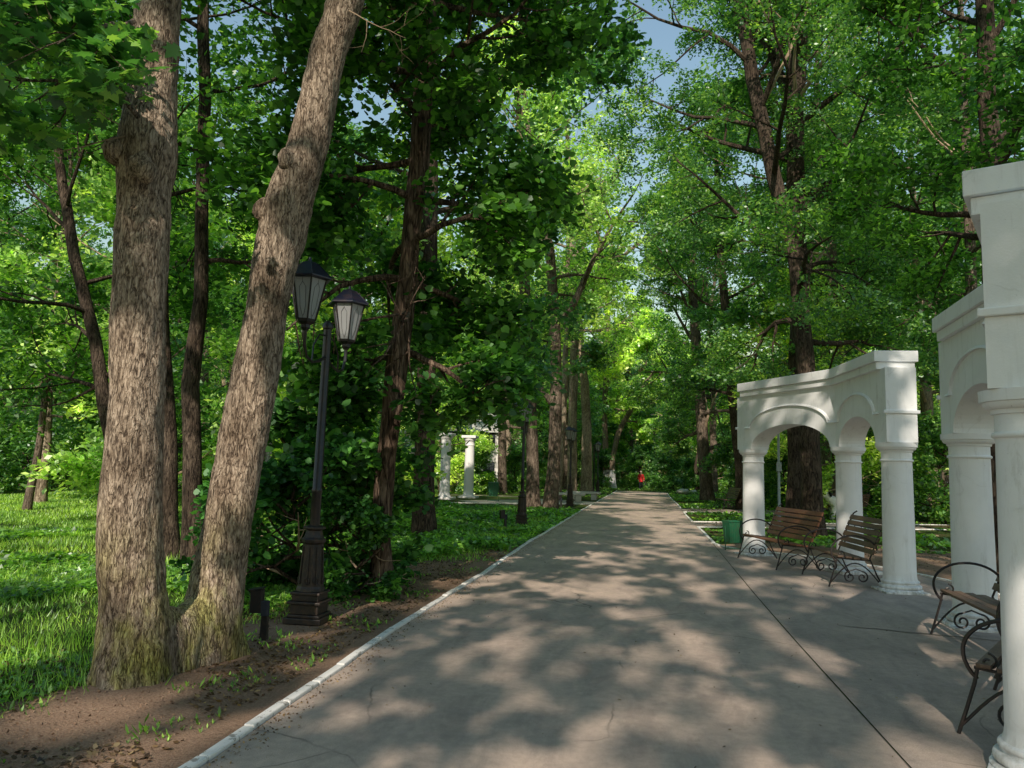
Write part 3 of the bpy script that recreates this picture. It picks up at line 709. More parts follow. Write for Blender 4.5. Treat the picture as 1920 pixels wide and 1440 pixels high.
RD = [.13, .12, .13, .06, .085, .08, .055, .042, .034, .035, .055, .042, .034, .035, .08, .055, .04, .035, .08, .055, .04, .035]
skinfig('body', PT, EG, RD, M['skin'], r)
skinfig('jacket', [PT[i] for i in (0, 1, 2, 6, 7, 8, 10, 11, 12)]+[(0, 0, .78)], [(0, 1), (1, 2), (2, 3), (3, 4), (4, 5), (2, 6), (6, 7), (7, 8), (0, 9)], [.18, .17, .17, .085, .07, .055, .085, .07, .055, .19], M['red'], r)
skinfig('trousers', [PT[i] for i in (0, 14, 15, 16, 18, 19, 20)], [(0, 1), (1, 2), (2, 3), (0, 4), (4, 5), (5, 6)], [.14, .1, .075, .06, .1, .075, .06], M['trouser'], r)
skinfig('cap', [(0, 0, 1.64), (0, 0, 1.74), (0, -.08, 1.66)], [(0, 1), (0, 2)], [.105, .06, .05], M['hair'], r)
skinfig('shoe', [(-.1, -.07, .05), (-.1, -.25, .04)], [(0, 1)], [.055, .04], M['shoe'], r, 1)
skinfig('shoe', [(.11, .2, .07), (.11, .1, .04)], [(0, 1)], [.055, .04], M['shoe'], r, 1)
hb = empty('hand_bag', (-.22, 71.9, .55), "dark bag carried at the red-jacketed person's side", 'bag')
m = MB(); m.box((.0+.03, 0, .02), (.10, .26, .26), taper=.85); m.build('pouch', M['bagc'], hb, bevel=.03)
m = MB(); m.tube([(.02, -.09, .13), (.0, -.05, .26), (.0, .02, .28), (.02, .09, .13)], .012, 5); m.build('strap', M['bagc'], hb)

# white animal figure, right, half hidden behind the middle arcade column
p = at(1560, 922, 31)
r = empty('animal_figure', (p.x, p.y, gz(p.x, p.y)), 'white animal figure with a dark eye patch peeking out behind the middle arcade column', 'animal figure')
skinfig('body', [(.55, .0, .62), (.2, 0, .66), (-.08, -.02, .78), (-.26, -.10, .98), (-.40, -.2, .92), (.5, -.16, .3), (.5, -.16, .02), (.5, .16, .3), (.5, .16, .02), (.0, -.15, .34), (-.02, -.16, .02), (.0, .15, .34), (-.02, .16, .02), (.72, 0, .75), (.85, 0, .9)],
        [(0, 1), (1, 2), (2, 3), (3, 4), (0, 5), (5, 6), (0, 7), (7, 8), (1, 9), (9, 10), (1, 11), (11, 12), (0, 13), (13, 14)],
        [.2, .19, .17, .15, .09, .09, .06, .09, .06, .08, .055, .08, .055, .04, .03], M['white_far'], r)
skinfig('ear', [(-.16, -.18, 1.06), (-.10, -.24, .98), (-.08, -.25, .88)], [(0, 1), (1, 2)], [.05, .06, .04], M['spotblack'], r, 1)
skinfig('ear', [(-.26, .04, 1.10), (-.24, .10, 1.02), (-.22, .12, .92)], [(0, 1), (1, 2)], [.05, .06, .04], M['white_far'], r, 1)
m = MB(); m.lathe([(.055, -.03), (.05, .02), (.02, .03)], n=10); o = m.build('eye_patch', M['spotblack'], r, smooth=True); o.location = (-.31, -.235, 1.0); o.rotation_euler = (R(90), 0, 0)

# ------------------------------------------------------------------ far buildings on the right
def house(name, loc, rz, W, D, Hh, wall, roof, label, rows, cols):
    r = empty(name, loc, label, 'building', None, rz)
    m = MB(); m.box((0, 0, Hh/2), (W, D, Hh)); m.build('wall', wall, r)
    m = MB(); m.add([(-W/2-.4, -D/2-.4, Hh), (W/2+.4, -D/2-.4, Hh), (W/2+.4, D/2+.4, Hh), (-W/2-.4, D/2+.4, Hh), (-W/2+1, 0, Hh+2.2), (W/2-1, 0, Hh+2.2)], [(3, 2, 1, 0), (0, 1, 5, 4), (2, 3, 4, 5), (1, 2, 5), (3, 0, 4)]); m.build('roof', roof, r)
    for j in range(rows):
        for i in range(cols):
            x = -W/2+(i+.5)*W/cols; z = 1.5+j*3
            m = MB(); m.box((x, -D/2-.02, z), (1.3, .1, 1.6)); fr = m.build('window', M['trim'], r, bevel=.01)
            m = MB(); m.box((x, -D/2-.08, z), (1.1, .04, 1.4)); m.build('pane', M['win'], fr)
    return r
p = at(1722, 905, 66); house('pink_house', (p.x+4, p.y, .6), R(-25), 14, 8, 5.2, M['pink'], M['roofred'], 'pinkish house glimpsed between trunks behind the arcades on the right', 2, 5)
p = at(1475, 890, 85); house('blue_kiosk', (p.x, p.y, .3), R(-12), 7, 4, 2.6, M['blue'], M['trim'], 'blue kiosk far beyond the first arch', 1, 3)
p = at(850, 860, 75); house('white_house', (p.x, p.y, 0), R(15), 10, 8, 5, M['trim'], M['stone'], 'bright pale building glimpsed behind the middle white column', 2, 3)
# see-through rail fence on the right
r = empty('rail_fence', (0, 0, 0), 'low thin metal fence in the greenery beyond the first arch', 'fence')
m = MB(); fa, fb = Vector((6., 45, .2)), Vector((22, 47, .5))
for z in (.5, 1.1): m.tube([fa+Vector((0, 0, z)), fb+Vector((0, 0, z))], .02, 5)
m.build('rail', M['pole'], r)
for k in range(9): m = MB(); q = fa.lerp(fb, k/8); m.tube([q-Vector((0, 0, .3)), q+Vector((0, 0, 1.25))], .03, 6); m.build('post', M['pole'], r)

# ------------------------------------------------------------------ trees
def grow(wood, tips, p, d, L, r, lvl, g, up=.12, nseg=5, kids=(6, 3), sides=(7, 5, 4)):
    pts = [p.copy()]; rad = [r]; q = p.copy(); dd = d.normalized()
    for i in range(nseg):
        dd = (dd+Vector(g.normal(size=3))*.13+Vector((0, 0, up))).normalized(); q = q+dd*(L/nseg); pts.append(q.copy()); rad.append(r*(1-.8*(i+1)/nseg))
    wood.tube(pts, rad, sides[min(lvl, 2)], cap=False)
    if lvl >= len(kids):
        for t in (.35, .7, 1.): 
            k = min(nseg, int(t*nseg+.5)); tips.append(pts[k])
        return
    for i in range(kids[lvl]):
        t = .3+.7*(i+g.random()*.8)/kids[lvl]; t = min(t, 1.); k = min(nseg-1, int(t*nseg)); fr = t*nseg-k; a = pts[k].lerp(pts[k+1], min(1, fr))
        side = dd.cross(Vector(g.normal(size=3))).normalized(); nd = (dd*.55+side*1.0+Vector((0, 0, .05))).normalized()
        grow(wood, tips, a, nd, L*(.62-.25*t)*g.uniform(.8, 1.2), min(rad[k]*.75, max(.012, rad[k]*.55)), lvl+1, g, up*.6, max(3, nseg-1), kids, sides)
def sprays(tips, g, per, rad, size, flat_=.35, drop=.0, shape=SH_KITE, wild=.55):
    T = np.array([tuple(t) for t in tips]); n = len(T)*per
    c = np.repeat(T, per, 0); tilt = np.repeat(g.normal(size=(len(T), 3))*.35, per, 0)
    a = g.uniform(0, 2*np.pi, n); rr = np.sqrt(g.random(n))*rad*np.repeat(g.uniform(.6, 1.3, len(T)), per)
    off = np.stack([np.cos(a)*rr, np.sin(a)*rr, g.normal(size=n)*rad*flat_*.45], 1)
    off[:, 2] += off[:, 0]*tilt[:, 0]+off[:, 1]*tilt[:, 1]-drop*rr*rr/rad
    P = c+off; N = np.stack([-tilt[:, 0], -tilt[:, 1], np.ones(n)], 1)+g.normal(size=(n, 3))*wild
    S = size*g.uniform(.65, 1.25, n)
    return leaf_verts(P, N, S, shape, g)
def tree_parts(root, tp, tr, seed, base, crownR, top, nlimb=12, per=50, size=.14, barkm='bark', leafm='leaf', shape=SH_KITE, kids=(6, 3), spray=.5, low=.35, wob=.12, sides=14, limbs=(), droop=-.05, elev=(0.1, .9), offs=None, jit=None, dead=0, flat_=.35, prune=None):
    """tp/tr trunk polyline and radii, local to root; crown from height base to top"""
    g = np.random.default_rng(seed); wd = MB(); tp = [Vector(p) for p in tp]
    # densify trunk
    P = []; Rr = []
    for i in range(len(tp)-1):
        n = max(2, int((tp[i+1]-tp[i]).length/.5))
        for k in range(n): t = k/n; P.append(tp[i].lerp(tp[i+1], t)+Vector((noise.noise(tp[i]*.7+Vector((0, 0, k*.4+seed))), noise.noise(tp[i]*.7+Vector((5, 0, k*.4+seed))), 0))*.04); Rr.append(tr[i]*(1-t)+tr[i+1]*t)
    P.append(tp[-1]); Rr.append(tr[-1])
    Rr[0] *= 1.25; 
    if len(Rr) > 1: Rr[1] *= 1.08
    wd.tube(P, Rr, sides, wob=wob, cap=True)
    tips = []
    def trunk_at(z):
        for i in range(len(P)-1):
            if P[i].z <= z <= P[i+1].z: return P[i], Rr[i]
        return P[-1], Rr[-1]
    for i in range(nlimb):
        t = (i+.5)/nlimb; z = base+(min(top, P[-1].z)-base)*t; q, rr = trunk_at(z)
        az = i*2.4+g.uniform(-.4, .4); e = elev[0]+(elev[1]-elev[0])*t+g.uniform(-.15, .15)
        prof = math.sin(math.pi*min(1, (low+(1-low)*t*1.0)))**.6 if t > .0 else 1; prof = max(.35, 1-abs(t-.45)*1.05)
        L = crownR*prof*g.uniform(.85, 1.15)
        d = Vector((math.cos(az)*math.cos(e), math.sin(az)*math.cos(e), math.sin(e)))
        if offs: d = (d+Vector(offs)).normalized()
        grow(wd, tips, q, d, L, max(.03, rr*.42), 0, g, .07 if t > .3 else droop, 6, kids)
    if dead:
        dt = []
        for i in range(dead):
            db = MB(); q, rr = trunk_at(base+(P[-1].z-base)*g.uniform(0., .8)); az = g.uniform(0, 6.28)
            grow(db, dt, q, Vector((math.cos(az), math.sin(az), g.uniform(.1, .9))), crownR*g.uniform(.6, 1.05), max(.03, rr*.3), 1, g, .05, 6, (5, 3), (6, 5, 4))
            db.build('dead_branch', M['deadwood'], root, smooth=True)
    for (a, dr, L, rr) in limbs: grow(wd, tips, Vector(a), Vector(dr), L, rr, 0, g, .05, 7, kids)
    wd.build('trunk', M[barkm], root, smooth=True)
    if jit: tips = [t+Vector(g.normal(size=3))*jit[1] for t in tips for _ in range(jit[0])]
    V = sprays(tips, g, per, spray, size, shape=shape, drop=.3, flat_=flat_)
    if prune: kk = len(shape); c_ = V.reshape(-1, kk, 3).mean(1); V = V.reshape(-1, kk, 3)[prune(c_)].reshape(-1, 3)
    ngons('crown', V, len(shape), M[leafm], root)
    return tips
def px_tree(name, pts, Y, widths, label, group=None, extra_top=None, cat='tree', **kw):
    W = [at(x, y, Y) for x, y in pts]; base = W[0].copy(); base.z = gz(base.x, base.y) if base.x < -4 or base.x > 5 else -.01
    if 'zbase' in kw: base.z = kw.pop('zbase')
    root = empty(name, base, label, cat, group)
    loc = [p-base for p in W]; loc[0] = Vector((loc[0].x, loc[0].y, -.05)); rad = [w_/F*Y/2/math.cos(PITCH) for w_ in widths]
    if extra_top:
        d = (loc[-1]-loc[-2]).normalized(); d = (d+Vector((0, 0, .6))).normalized()
        while loc[-1].z < extra_top: loc.append(loc[-1]+d*1.5); rad.append(max(.05, rad[-1]*.86))
    top = loc[-1].z
    tree_parts(root, loc, rad, kw.pop('seed'), kw.pop('base'), kw.pop('R'), top, **kw)
    return root

# --- custom trees read from the photograph
px_tree('linden_tree', [(720, 1114), (717, 1000), (722, 850), (740, 720), (757, 600), (772, 450), (787, 300), (797, 150), (802, 0), (808, -150)], 9.6, [46, 40, 38, 44, 38, 38, 40, 38, 36, 34],
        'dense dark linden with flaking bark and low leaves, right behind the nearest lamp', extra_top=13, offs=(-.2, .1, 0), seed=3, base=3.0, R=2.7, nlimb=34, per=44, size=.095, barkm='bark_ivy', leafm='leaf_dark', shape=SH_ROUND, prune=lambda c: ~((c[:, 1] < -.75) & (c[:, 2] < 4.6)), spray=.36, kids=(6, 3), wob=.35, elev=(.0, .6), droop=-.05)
px_tree('oak_tree', [(796, 1012), (794, 900), (798, 800), (800, 650), (805, 400)], 17, [44, 40, 38, 36, 32], 'straight ridged trunk just right of the dark linden, in front of the white columns', extra_top=17, seed=4, base=4.5, R=4.6, nlimb=14, per=42, size=.17, barkm='bark_dark', leafm='leaf')
px_tree('oak_tree', [(1001, 960), (998, 850), (993, 700), (985, 560), (978, 420)], 30, [27, 23, 22, 21, 19], 'grey trunk directly behind the second lamp, left one of a close pair', 'tall trees lining the left side of the path', extra_top=19, dead=5, seed=5, base=8, R=5.5, nlimb=10, per=22, size=.17, leafm='leaf_light',
        limbs=[((-.1, 0, 4.6), (-1.0, -.2, 1.0), 5.5, .17), ((.0, 0, 6.), (-.8, .2, 1.2), 5, .13)])
px_tree('oak_tree', [(1032, 962), (1040, 850), (1043, 700), (1040, 600), (1031, 470), (1010, 380)], 29.7, [28, 24, 22, 21, 18, 14], 'grey trunk right of the second lamp, right one of a close pair', 'tall trees lining the left side of the path', extra_top=18, dead=4, seed=6, base=9, R=5, nlimb=10, per=26, size=.17, leafm='leaf_light',
        limbs=[((0, 0, 4.2), (-1.0, 0, 1.1), 3.5, .15), ((.2, 0, 7.5), (1., 0, 1.1), 6, .16)])
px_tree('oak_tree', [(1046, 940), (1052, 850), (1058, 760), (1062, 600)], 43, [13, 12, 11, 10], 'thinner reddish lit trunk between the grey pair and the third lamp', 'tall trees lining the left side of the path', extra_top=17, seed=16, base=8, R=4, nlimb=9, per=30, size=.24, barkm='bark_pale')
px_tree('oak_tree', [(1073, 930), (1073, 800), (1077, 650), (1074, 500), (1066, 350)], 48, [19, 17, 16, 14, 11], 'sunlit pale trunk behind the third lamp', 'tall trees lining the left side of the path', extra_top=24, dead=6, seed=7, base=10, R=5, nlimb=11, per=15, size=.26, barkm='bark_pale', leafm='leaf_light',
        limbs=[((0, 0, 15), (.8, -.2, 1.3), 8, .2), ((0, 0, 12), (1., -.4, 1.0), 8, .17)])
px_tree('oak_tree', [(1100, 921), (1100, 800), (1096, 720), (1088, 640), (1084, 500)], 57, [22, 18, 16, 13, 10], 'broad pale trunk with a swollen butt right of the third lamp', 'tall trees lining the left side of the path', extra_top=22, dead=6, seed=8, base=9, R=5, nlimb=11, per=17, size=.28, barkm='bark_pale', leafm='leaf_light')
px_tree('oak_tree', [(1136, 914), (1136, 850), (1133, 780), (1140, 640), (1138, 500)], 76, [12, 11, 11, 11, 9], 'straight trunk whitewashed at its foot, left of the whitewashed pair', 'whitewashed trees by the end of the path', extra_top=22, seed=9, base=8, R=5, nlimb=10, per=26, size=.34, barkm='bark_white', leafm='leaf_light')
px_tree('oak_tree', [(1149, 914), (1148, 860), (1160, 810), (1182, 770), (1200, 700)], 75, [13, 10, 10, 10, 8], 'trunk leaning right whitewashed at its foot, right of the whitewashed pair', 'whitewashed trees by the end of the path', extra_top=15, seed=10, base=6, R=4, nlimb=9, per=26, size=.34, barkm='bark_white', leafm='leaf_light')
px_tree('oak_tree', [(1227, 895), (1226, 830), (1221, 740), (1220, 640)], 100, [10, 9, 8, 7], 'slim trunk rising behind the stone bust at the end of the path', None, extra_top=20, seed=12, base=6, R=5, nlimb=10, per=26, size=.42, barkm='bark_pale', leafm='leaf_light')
px_tree('oak_tree', [(942, 928), (942, 850), (940, 760), (935, 600)], 50, [18, 16, 15, 12], 'shaded trunk beyond the green bin on the left court', None, extra_top=17, seed=13, base=4, R=4.5, nlimb=11, per=34, size=.24)
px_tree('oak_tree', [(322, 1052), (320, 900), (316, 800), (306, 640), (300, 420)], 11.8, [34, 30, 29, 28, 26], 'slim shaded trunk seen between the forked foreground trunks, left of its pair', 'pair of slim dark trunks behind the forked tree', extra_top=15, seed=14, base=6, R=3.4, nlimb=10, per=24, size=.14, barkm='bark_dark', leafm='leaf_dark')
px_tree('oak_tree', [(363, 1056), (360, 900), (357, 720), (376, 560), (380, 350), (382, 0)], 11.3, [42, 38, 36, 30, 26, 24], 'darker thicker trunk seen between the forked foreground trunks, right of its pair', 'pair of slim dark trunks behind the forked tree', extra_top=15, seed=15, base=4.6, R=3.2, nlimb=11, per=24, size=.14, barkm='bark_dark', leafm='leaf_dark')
px_tree('oak_tree', [(50, 957), (66, 880), (76, 820), (90, 700)], 20.8, [16, 15, 14, 12], 'left slim trunk of the crossed pair at the edge of the lawn', 'pair of trunks at the left edge of the lawn', extra_top=14, seed=21, base=3, R=4.2, nlimb=13, per=44, size=.17)
px_tree('oak_tree', [(76, 947), (82, 880), (88, 820), (92, 700)], 23.3, [22, 20, 19, 16], 'right thicker pale trunk of the crossed pair at the edge of the lawn', 'pair of trunks at the left edge of the lawn', extra_top=17, seed=22, base=3.5, R=4.6, nlimb=13, per=44, size=.18, barkm='bark_pale')
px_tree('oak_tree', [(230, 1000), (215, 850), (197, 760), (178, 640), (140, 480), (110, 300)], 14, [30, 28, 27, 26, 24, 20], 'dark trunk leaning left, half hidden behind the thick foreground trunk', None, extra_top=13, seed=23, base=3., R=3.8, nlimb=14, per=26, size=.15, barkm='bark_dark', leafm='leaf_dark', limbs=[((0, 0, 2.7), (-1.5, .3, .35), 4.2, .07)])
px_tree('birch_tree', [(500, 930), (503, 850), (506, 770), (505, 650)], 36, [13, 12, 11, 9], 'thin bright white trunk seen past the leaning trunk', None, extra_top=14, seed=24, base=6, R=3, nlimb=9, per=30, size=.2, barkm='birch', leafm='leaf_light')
# right side
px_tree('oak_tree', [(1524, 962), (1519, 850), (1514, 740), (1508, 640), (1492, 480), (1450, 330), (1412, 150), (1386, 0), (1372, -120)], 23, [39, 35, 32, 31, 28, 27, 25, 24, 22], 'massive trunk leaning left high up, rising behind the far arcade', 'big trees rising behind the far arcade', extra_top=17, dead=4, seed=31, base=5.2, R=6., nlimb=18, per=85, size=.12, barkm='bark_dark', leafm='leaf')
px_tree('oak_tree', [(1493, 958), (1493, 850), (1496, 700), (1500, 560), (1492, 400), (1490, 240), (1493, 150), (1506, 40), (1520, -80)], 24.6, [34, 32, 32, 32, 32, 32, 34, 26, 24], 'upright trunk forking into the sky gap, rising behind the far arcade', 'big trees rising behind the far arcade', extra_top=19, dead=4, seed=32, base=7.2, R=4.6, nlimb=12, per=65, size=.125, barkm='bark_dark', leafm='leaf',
        limbs=[((0, 0, 13.2), (-.25, 0, 1.), 5, .2), ((0, 0, 13.2), (-1, 0, .5), 1.6, .1)])
px_tree('oak_tree', [(1327, 933), (1320, 860), (1314, 760), (1306, 660), (1296, 500)], 47, [25, 22, 20, 19, 16], 'shaded tree right of the path with leaves hanging low over the distant bench', None, extra_top=18, dead=4, seed=33, base=3.0, R=5, nlimb=15, per=70, size=.18, barkm='bark', leafm='leaf')
px_tree('oak_tree', [(1757, 926), (1748, 860), (1738, 760), (1730, 650), (1722, 540)], 36, [28, 24, 20, 18, 16], 'trunk with a bright dappled foot seen between the two arcades', None, extra_top=18, dead=4, seed=34, base=5, R=4.6, nlimb=13, per=42, size=.2, barkm='bark_pale', leafm='leaf')
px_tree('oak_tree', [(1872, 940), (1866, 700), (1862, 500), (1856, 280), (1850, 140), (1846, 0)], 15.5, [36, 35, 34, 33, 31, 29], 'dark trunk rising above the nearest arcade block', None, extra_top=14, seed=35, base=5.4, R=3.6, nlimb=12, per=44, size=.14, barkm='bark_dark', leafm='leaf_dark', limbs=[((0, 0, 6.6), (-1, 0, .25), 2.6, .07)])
px_tree('oak_tree', [(1830, 930), (1826, 700), (1820, 480), (1812, 300), (1806, 150)], 24, [20, 19, 18, 16, 13], 'slender pale-flecked trunk left of the dark trunk above the nearest arcade', None, extra_top=17, dead=4, seed=36, base=6, R=4, nlimb=12, per=40, size=.18, barkm='bark')
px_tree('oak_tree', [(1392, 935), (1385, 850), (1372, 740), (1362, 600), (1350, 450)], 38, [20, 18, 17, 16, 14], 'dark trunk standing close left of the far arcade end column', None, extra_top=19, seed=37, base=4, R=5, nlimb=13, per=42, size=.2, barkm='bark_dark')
px_tree('oak_tree', [(1893, 930), (1888, 860), (1876, 780)], 30, [22, 20, 19], 'pale yellowish trunk in the gap beside the nearest big column', None, extra_top=15, seed=38, base=5, R=4, nlimb=11, per=36, size=.2, barkm='bark_pale')

# --- foreground forked tree
def forked_tree():
    base = Vector((-3.7, 5.35, 0)); root = empty('oak_tree', base, 'huge forked tree with furrowed bark and mossy crotch at the left of the path', 'tree')
    def P(x, y, Y): return at(x, y, Y)-base
    A = [(P(250, 1290, 5.3), 150), (P(247, 1200, 5.3), 138), (P(245, 1100, 5.3), 124), (P(247, 950, 5.3), 122), (P(254, 800, 5.3), 114), (P(256, 650, 5.3), 110), (P(263, 500, 5.3), 108), (P(266, 360, 5.35), 110), (P(272, 300, 5.35), 122), (P(276, 250, 5.35), 116), (P(286, 150, 5.4), 98), (P(296, 0, 5.4), 94), (P(310, -200, 5.5), 88), (P(330, -480, 5.6), 80), (P(350, -800, 5.6), 70)]
    B = [(P(392, 1240, 6.05), 118), (P(398, 1150, 6.05), 104), (P(414, 1050, 6.1), 98), (P(432, 950, 6.1), 94), (P(455, 830, 6.2), 88), (P(478, 700, 6.2), 88), (P(495, 590, 6.2), 86), (P(512, 500, 6.2), 92), (P(530, 440, 6.25), 98), (P(540, 390, 6.25), 98), (P(562, 320, 6.25), 84), (P(588, 220, 6.3), 78), (P(622, 80, 6.3), 74), (P(655, -20, 6.3), 74), (P(690, -160, 6.4), 66), (P(720, -400, 6.5), 58), (P(735, -700, 6.5), 50)]
    m = MB()
    def dens(Q, Y):
        pts = []; rad = []
        for i in range(len(Q)-1):
            n = 6
            for k in range(n): t = k/n; pts.append(Q[i][0].lerp(Q[i+1][0], t)); rad.append((Q[i][1]*(1-t)+Q[i+1][1]*t)/F*Y/2/math.cos(PITCH))
        pts.append(Q[-1][0]); rad.append(Q[-1][1]/F*Y/2); pts[0].z = -.15; return pts, rad
    pa, ra = dens(A, 5.3); pb, rb = dens(B, 6.15)
    m.tube(pa, ra, 24); m.tube(pb, rb, 24)
    ca, cb = pa[0].copy(), pb[0].copy()
    for t in (.12, .3, .5, .7, .88):                            # solid web between the two stems
        c = ca.lerp(cb, t); c.z = 0; top = .60-.16*math.sin(math.pi*t)
        m.tube([c+Vector((0, 0, -.15)), c+Vector((0, 0, top*.6)), c+Vector((0, 0, top))], [.19, .17, .10], 16)
    for t, an in ((.0, 3.6), (.0, 4.8), (1., .6), (1., 5.2), (0., 2.5)):                  # root flares
        c = ca.lerp(cb, t); d = Vector((math.cos(an), math.sin(an), 0)); m.tube([c+d*.12+Vector((0, 0, .35)), c+d*.24+Vector((0, 0, .1)), c+d*.42+Vector((0, 0, -.06))], [.12, .10, .05], 10)
    me = m.mesh('raw', M['bark_fg']); tmp = bpy.data.objects.new('raw', me); col.objects.link(tmp)
    rm = tmp.modifiers.new('r', 'REMESH'); rm.mode = 'VOXEL'; rm.voxel_size = .03
    smo = tmp.modifiers.new('s', 'SMOOTH'); smo.factor = .8; smo.iterations = 6
    ev = tmp.evaluated_get(bpy.context.evaluated_depsgraph_get()); nm = bpy.data.meshes.new_from_object(ev); bpy.data.objects.remove(tmp)
    nrm = [v.normal.copy() for v in nm.vertices]
    for v, n in zip(nm.vertices, nrm):
        p = v.co
        if p.z > 7: continue
        r1 = noise.noise(Vector((p.x*13, p.y*13, p.z*2.6)))
        r2 = noise.noise(Vector((p.x*30, p.y*30, p.z*7)))
        lump = noise.noise(Vector((p.x*3, p.y*3, p.z*1.3+4)))
        v.co = p+n*((-abs(r1)+.25)*.026+r2*.007+lump*.036)
    nm.name = 'trunk'; nm.materials.clear(); nm.materials.append(M['bark_fg'])
    nm.polygons.foreach_set('use_smooth', [True]*len(nm.polygons))
    o = bpy.data.objects.new('trunk', nm); col.objects.link(o); o.parent = root
    # burls
    for (x, y, Y, rr) in ((219, 285, 5.2, .10), (262, 310, 5.12, .08), (495, 395, 6.15, .095), (538, 300, 6.1, .08), (275, 322, 5.1, .07)):
        m = MB(); c = P(x, y, Y); m.lathe([(rr*math.sin(math.pi*k/7)+.004, c.z+rr*1.2*-math.cos(math.pi*k/7)) for k in range(8)], (c.x, c.y), 14)
        bo = m.build('burl', M['bark_fg'], root, smooth=True)
        for v in bo.data.vertices: v.co += v.normal*.03*noise.noise(v.co*14)
    # crown above the frame and leafy low boughs at the top left
    g = np.random.default_rng(77); wd = MB(); tips = []
    for k in range(22):
        q = pa[-1-int(k*1.6)] if k % 2 == 0 else pb[-1-int(k*1.6)]
        az = k*2.4; e = .2+.5*g.random(); L = 4.2*g.uniform(.7, 1.1)
        if q.z < 6.2: continue
        grow(wd, tips, q, Vector((math.cos(az)*math.cos(e), math.sin(az)*math.cos(e), math.sin(e))), L, .08, 0, g, .06, 6, (6, 3))
    wd.build('bough', M['bark'], root, smooth=True)
    ngons('crown', sprays(tips, g, 7, .36, .13, shape=SH_HEX), 6, M['leaf'], root)
    tips = []
    for (a, b, L) in (((240, 190, 5.1), (60, 60, 4.3), 0), ((230, 130, 5.2), (20, 190, 4.6), 0), ((225, 60, 5.3), (40, -40, 4.5), 0), ((250, 40, 5.2), (150, 110, 4.3), 0), ((260, 220, 5.0), (150, 90, 4.5), 0), ((200, -60, 5.), (110, 10, 4.2), 0)):
        wd = MB(); p0, p1 = P(*a), P(*b); d = p1-p0
        grow(wd, tips, p0, d, d.length*1.1, .022, 0, g, -.02, 6, (6, 3)); wd.build('twig', M['bark'], root)
    V = sprays(tips, g, 4, .16, .115, shape=SH_MAPLE, flat_=.25, wild=.35)
    ngons('foliage', V, len(SH_MAPLE), M['leaf'], root)
    # bare dead twigs
    for (a, b) in (((235, 255, 5.15), (40, 275, 4.6)), ((232, 150, 5.2), (90, 130, 4.7)), ((225, 235, 5.1), (175, 205, 4.8)), ((655, 20, 6.1), (760, 90, 5.8))):
        wd = MB(); p0, p1 = P(*a), P(*b); d = p1-p0; t_ = []; grow(wd, t_, p0, d, d.length*.8, .006, 0, g, .0, 7, (5, 2), (5, 4, 3)); wd.build('dead_twig', M['moss'], root)
forked_tree()

# --- library trees for the rest of the wood (shared meshes)
LIB = []
def lib_tree(seed, Ht, base, Rr, nl, per, size, rad, barkm, leafm, kids=(5, 3), spray=.6, jit=None, flat_=.35, shape=SH_KITE):
    root = empty('forest_tree', (0, 0, 0), 'x', 'tree'); g = np.random.default_rng(seed)
    tp = []; tr = []; x = y = 0.
    for i in range(9):
        t = i/8; tp.append(Vector((x, y, Ht*.92*t-.1))); tr.append(rad*(1-.8*t)); x += g.normal()*.22; y += g.normal()*.22
    tree_parts(root, tp, tr, seed, base, Rr, Ht, nlimb=nl, per=per, size=size, barkm=barkm, leafm=leafm, kids=kids, spray=spray, sides=10, jit=jit, flat_=flat_, shape=shape, dead=0 if jit else 3)
    return root
TALL = [lib_tree(101, 21, 6, 5.2, 14, 34, .22, .30, 'bark', 'leaf'), lib_tree(102, 19, 4.5, 4.8, 14, 34, .22, .26, 'bark_dark', 'leaf'), lib_tree(103, 23, 8, 5.4, 13, 34, .23, .33, 'bark_pale', 'leaf_light')]
SHADE = [lib_tree(141+q, 21-q, 8, 6.3, 6, 24, .23, .24, 'bark', 'leaf', (3, 3), spray=.28, jit=(1, 1.0), flat_=.9, shape=SH_HEX) for q in range(3)]
MIDT = [lib_tree(111, 11, 1.5, 3.6, 14, 30, .18, .14, 'bark_dark', 'leaf', spray=.5), lib_tree(112, 9, 1.0, 3.2, 13, 28, .18, .11, 'bark', 'leaf_light', spray=.5)]
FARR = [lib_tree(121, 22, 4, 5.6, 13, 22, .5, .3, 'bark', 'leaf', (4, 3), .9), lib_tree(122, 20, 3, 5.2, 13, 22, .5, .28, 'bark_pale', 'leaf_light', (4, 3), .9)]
SUCK = [lib_tree(133, 2.3, .1, 1.3, 12, 13, .11, .035, 'bark_ivy', 'leaf_dark', (4, 3), .26, shape=SH_ROUND)]
for b in SUCK: b.name = 'sucker_bush'; b['category'] = 'bush'
BUSH = [lib_tree(131, 2.8, .15, 1.5, 13, 34, .13, .05, 'bark_dark', 'leaf', (4, 3), .3), lib_tree(132, 2.2, .1, 1.3, 12, 34, .12, .04, 'bark_dark', 'leaf', (4, 3), .28)]
for b in BUSH: b.name = 'bush'; b['category'] = 'bush'
used = set()
def place(lib, x, y, label, group, sc_=1., name=None):
    k = random.randrange(len(lib)); src = lib[k]; rz = random.uniform(0, 6.28); s_ = sc_*random.uniform(.88, 1.15)
    if id(src) not in used and src.name not in used_names:
        used_names.add(src.name); src.location = (x, y, gz(x, y)); src.rotation_euler = (0, 0, rz); src['label'] = label; src['group'] = group; src.scale = (s_,)*3; return src
    return copy_tree(src, (x, y, gz(x, y)), rz, label, group, (s_,)*3)
used_names = set()
occ = [(o.location.x, o.location.y) for o in col.objects if o.type == 'EMPTY' and o.get('category') == 'tree' and o.get('label') != 'x' and o.location.length > 1]
def free(x, y, d): return all((x-a)**2+(y-b)**2 > d*d for a, b in occ)
def inview(x, y, m=0.):
    # azimuth relative to the view axis
    a = math.degrees(math.atan2(x, y))+10.1; return abs(a) < 36+m and y > 0
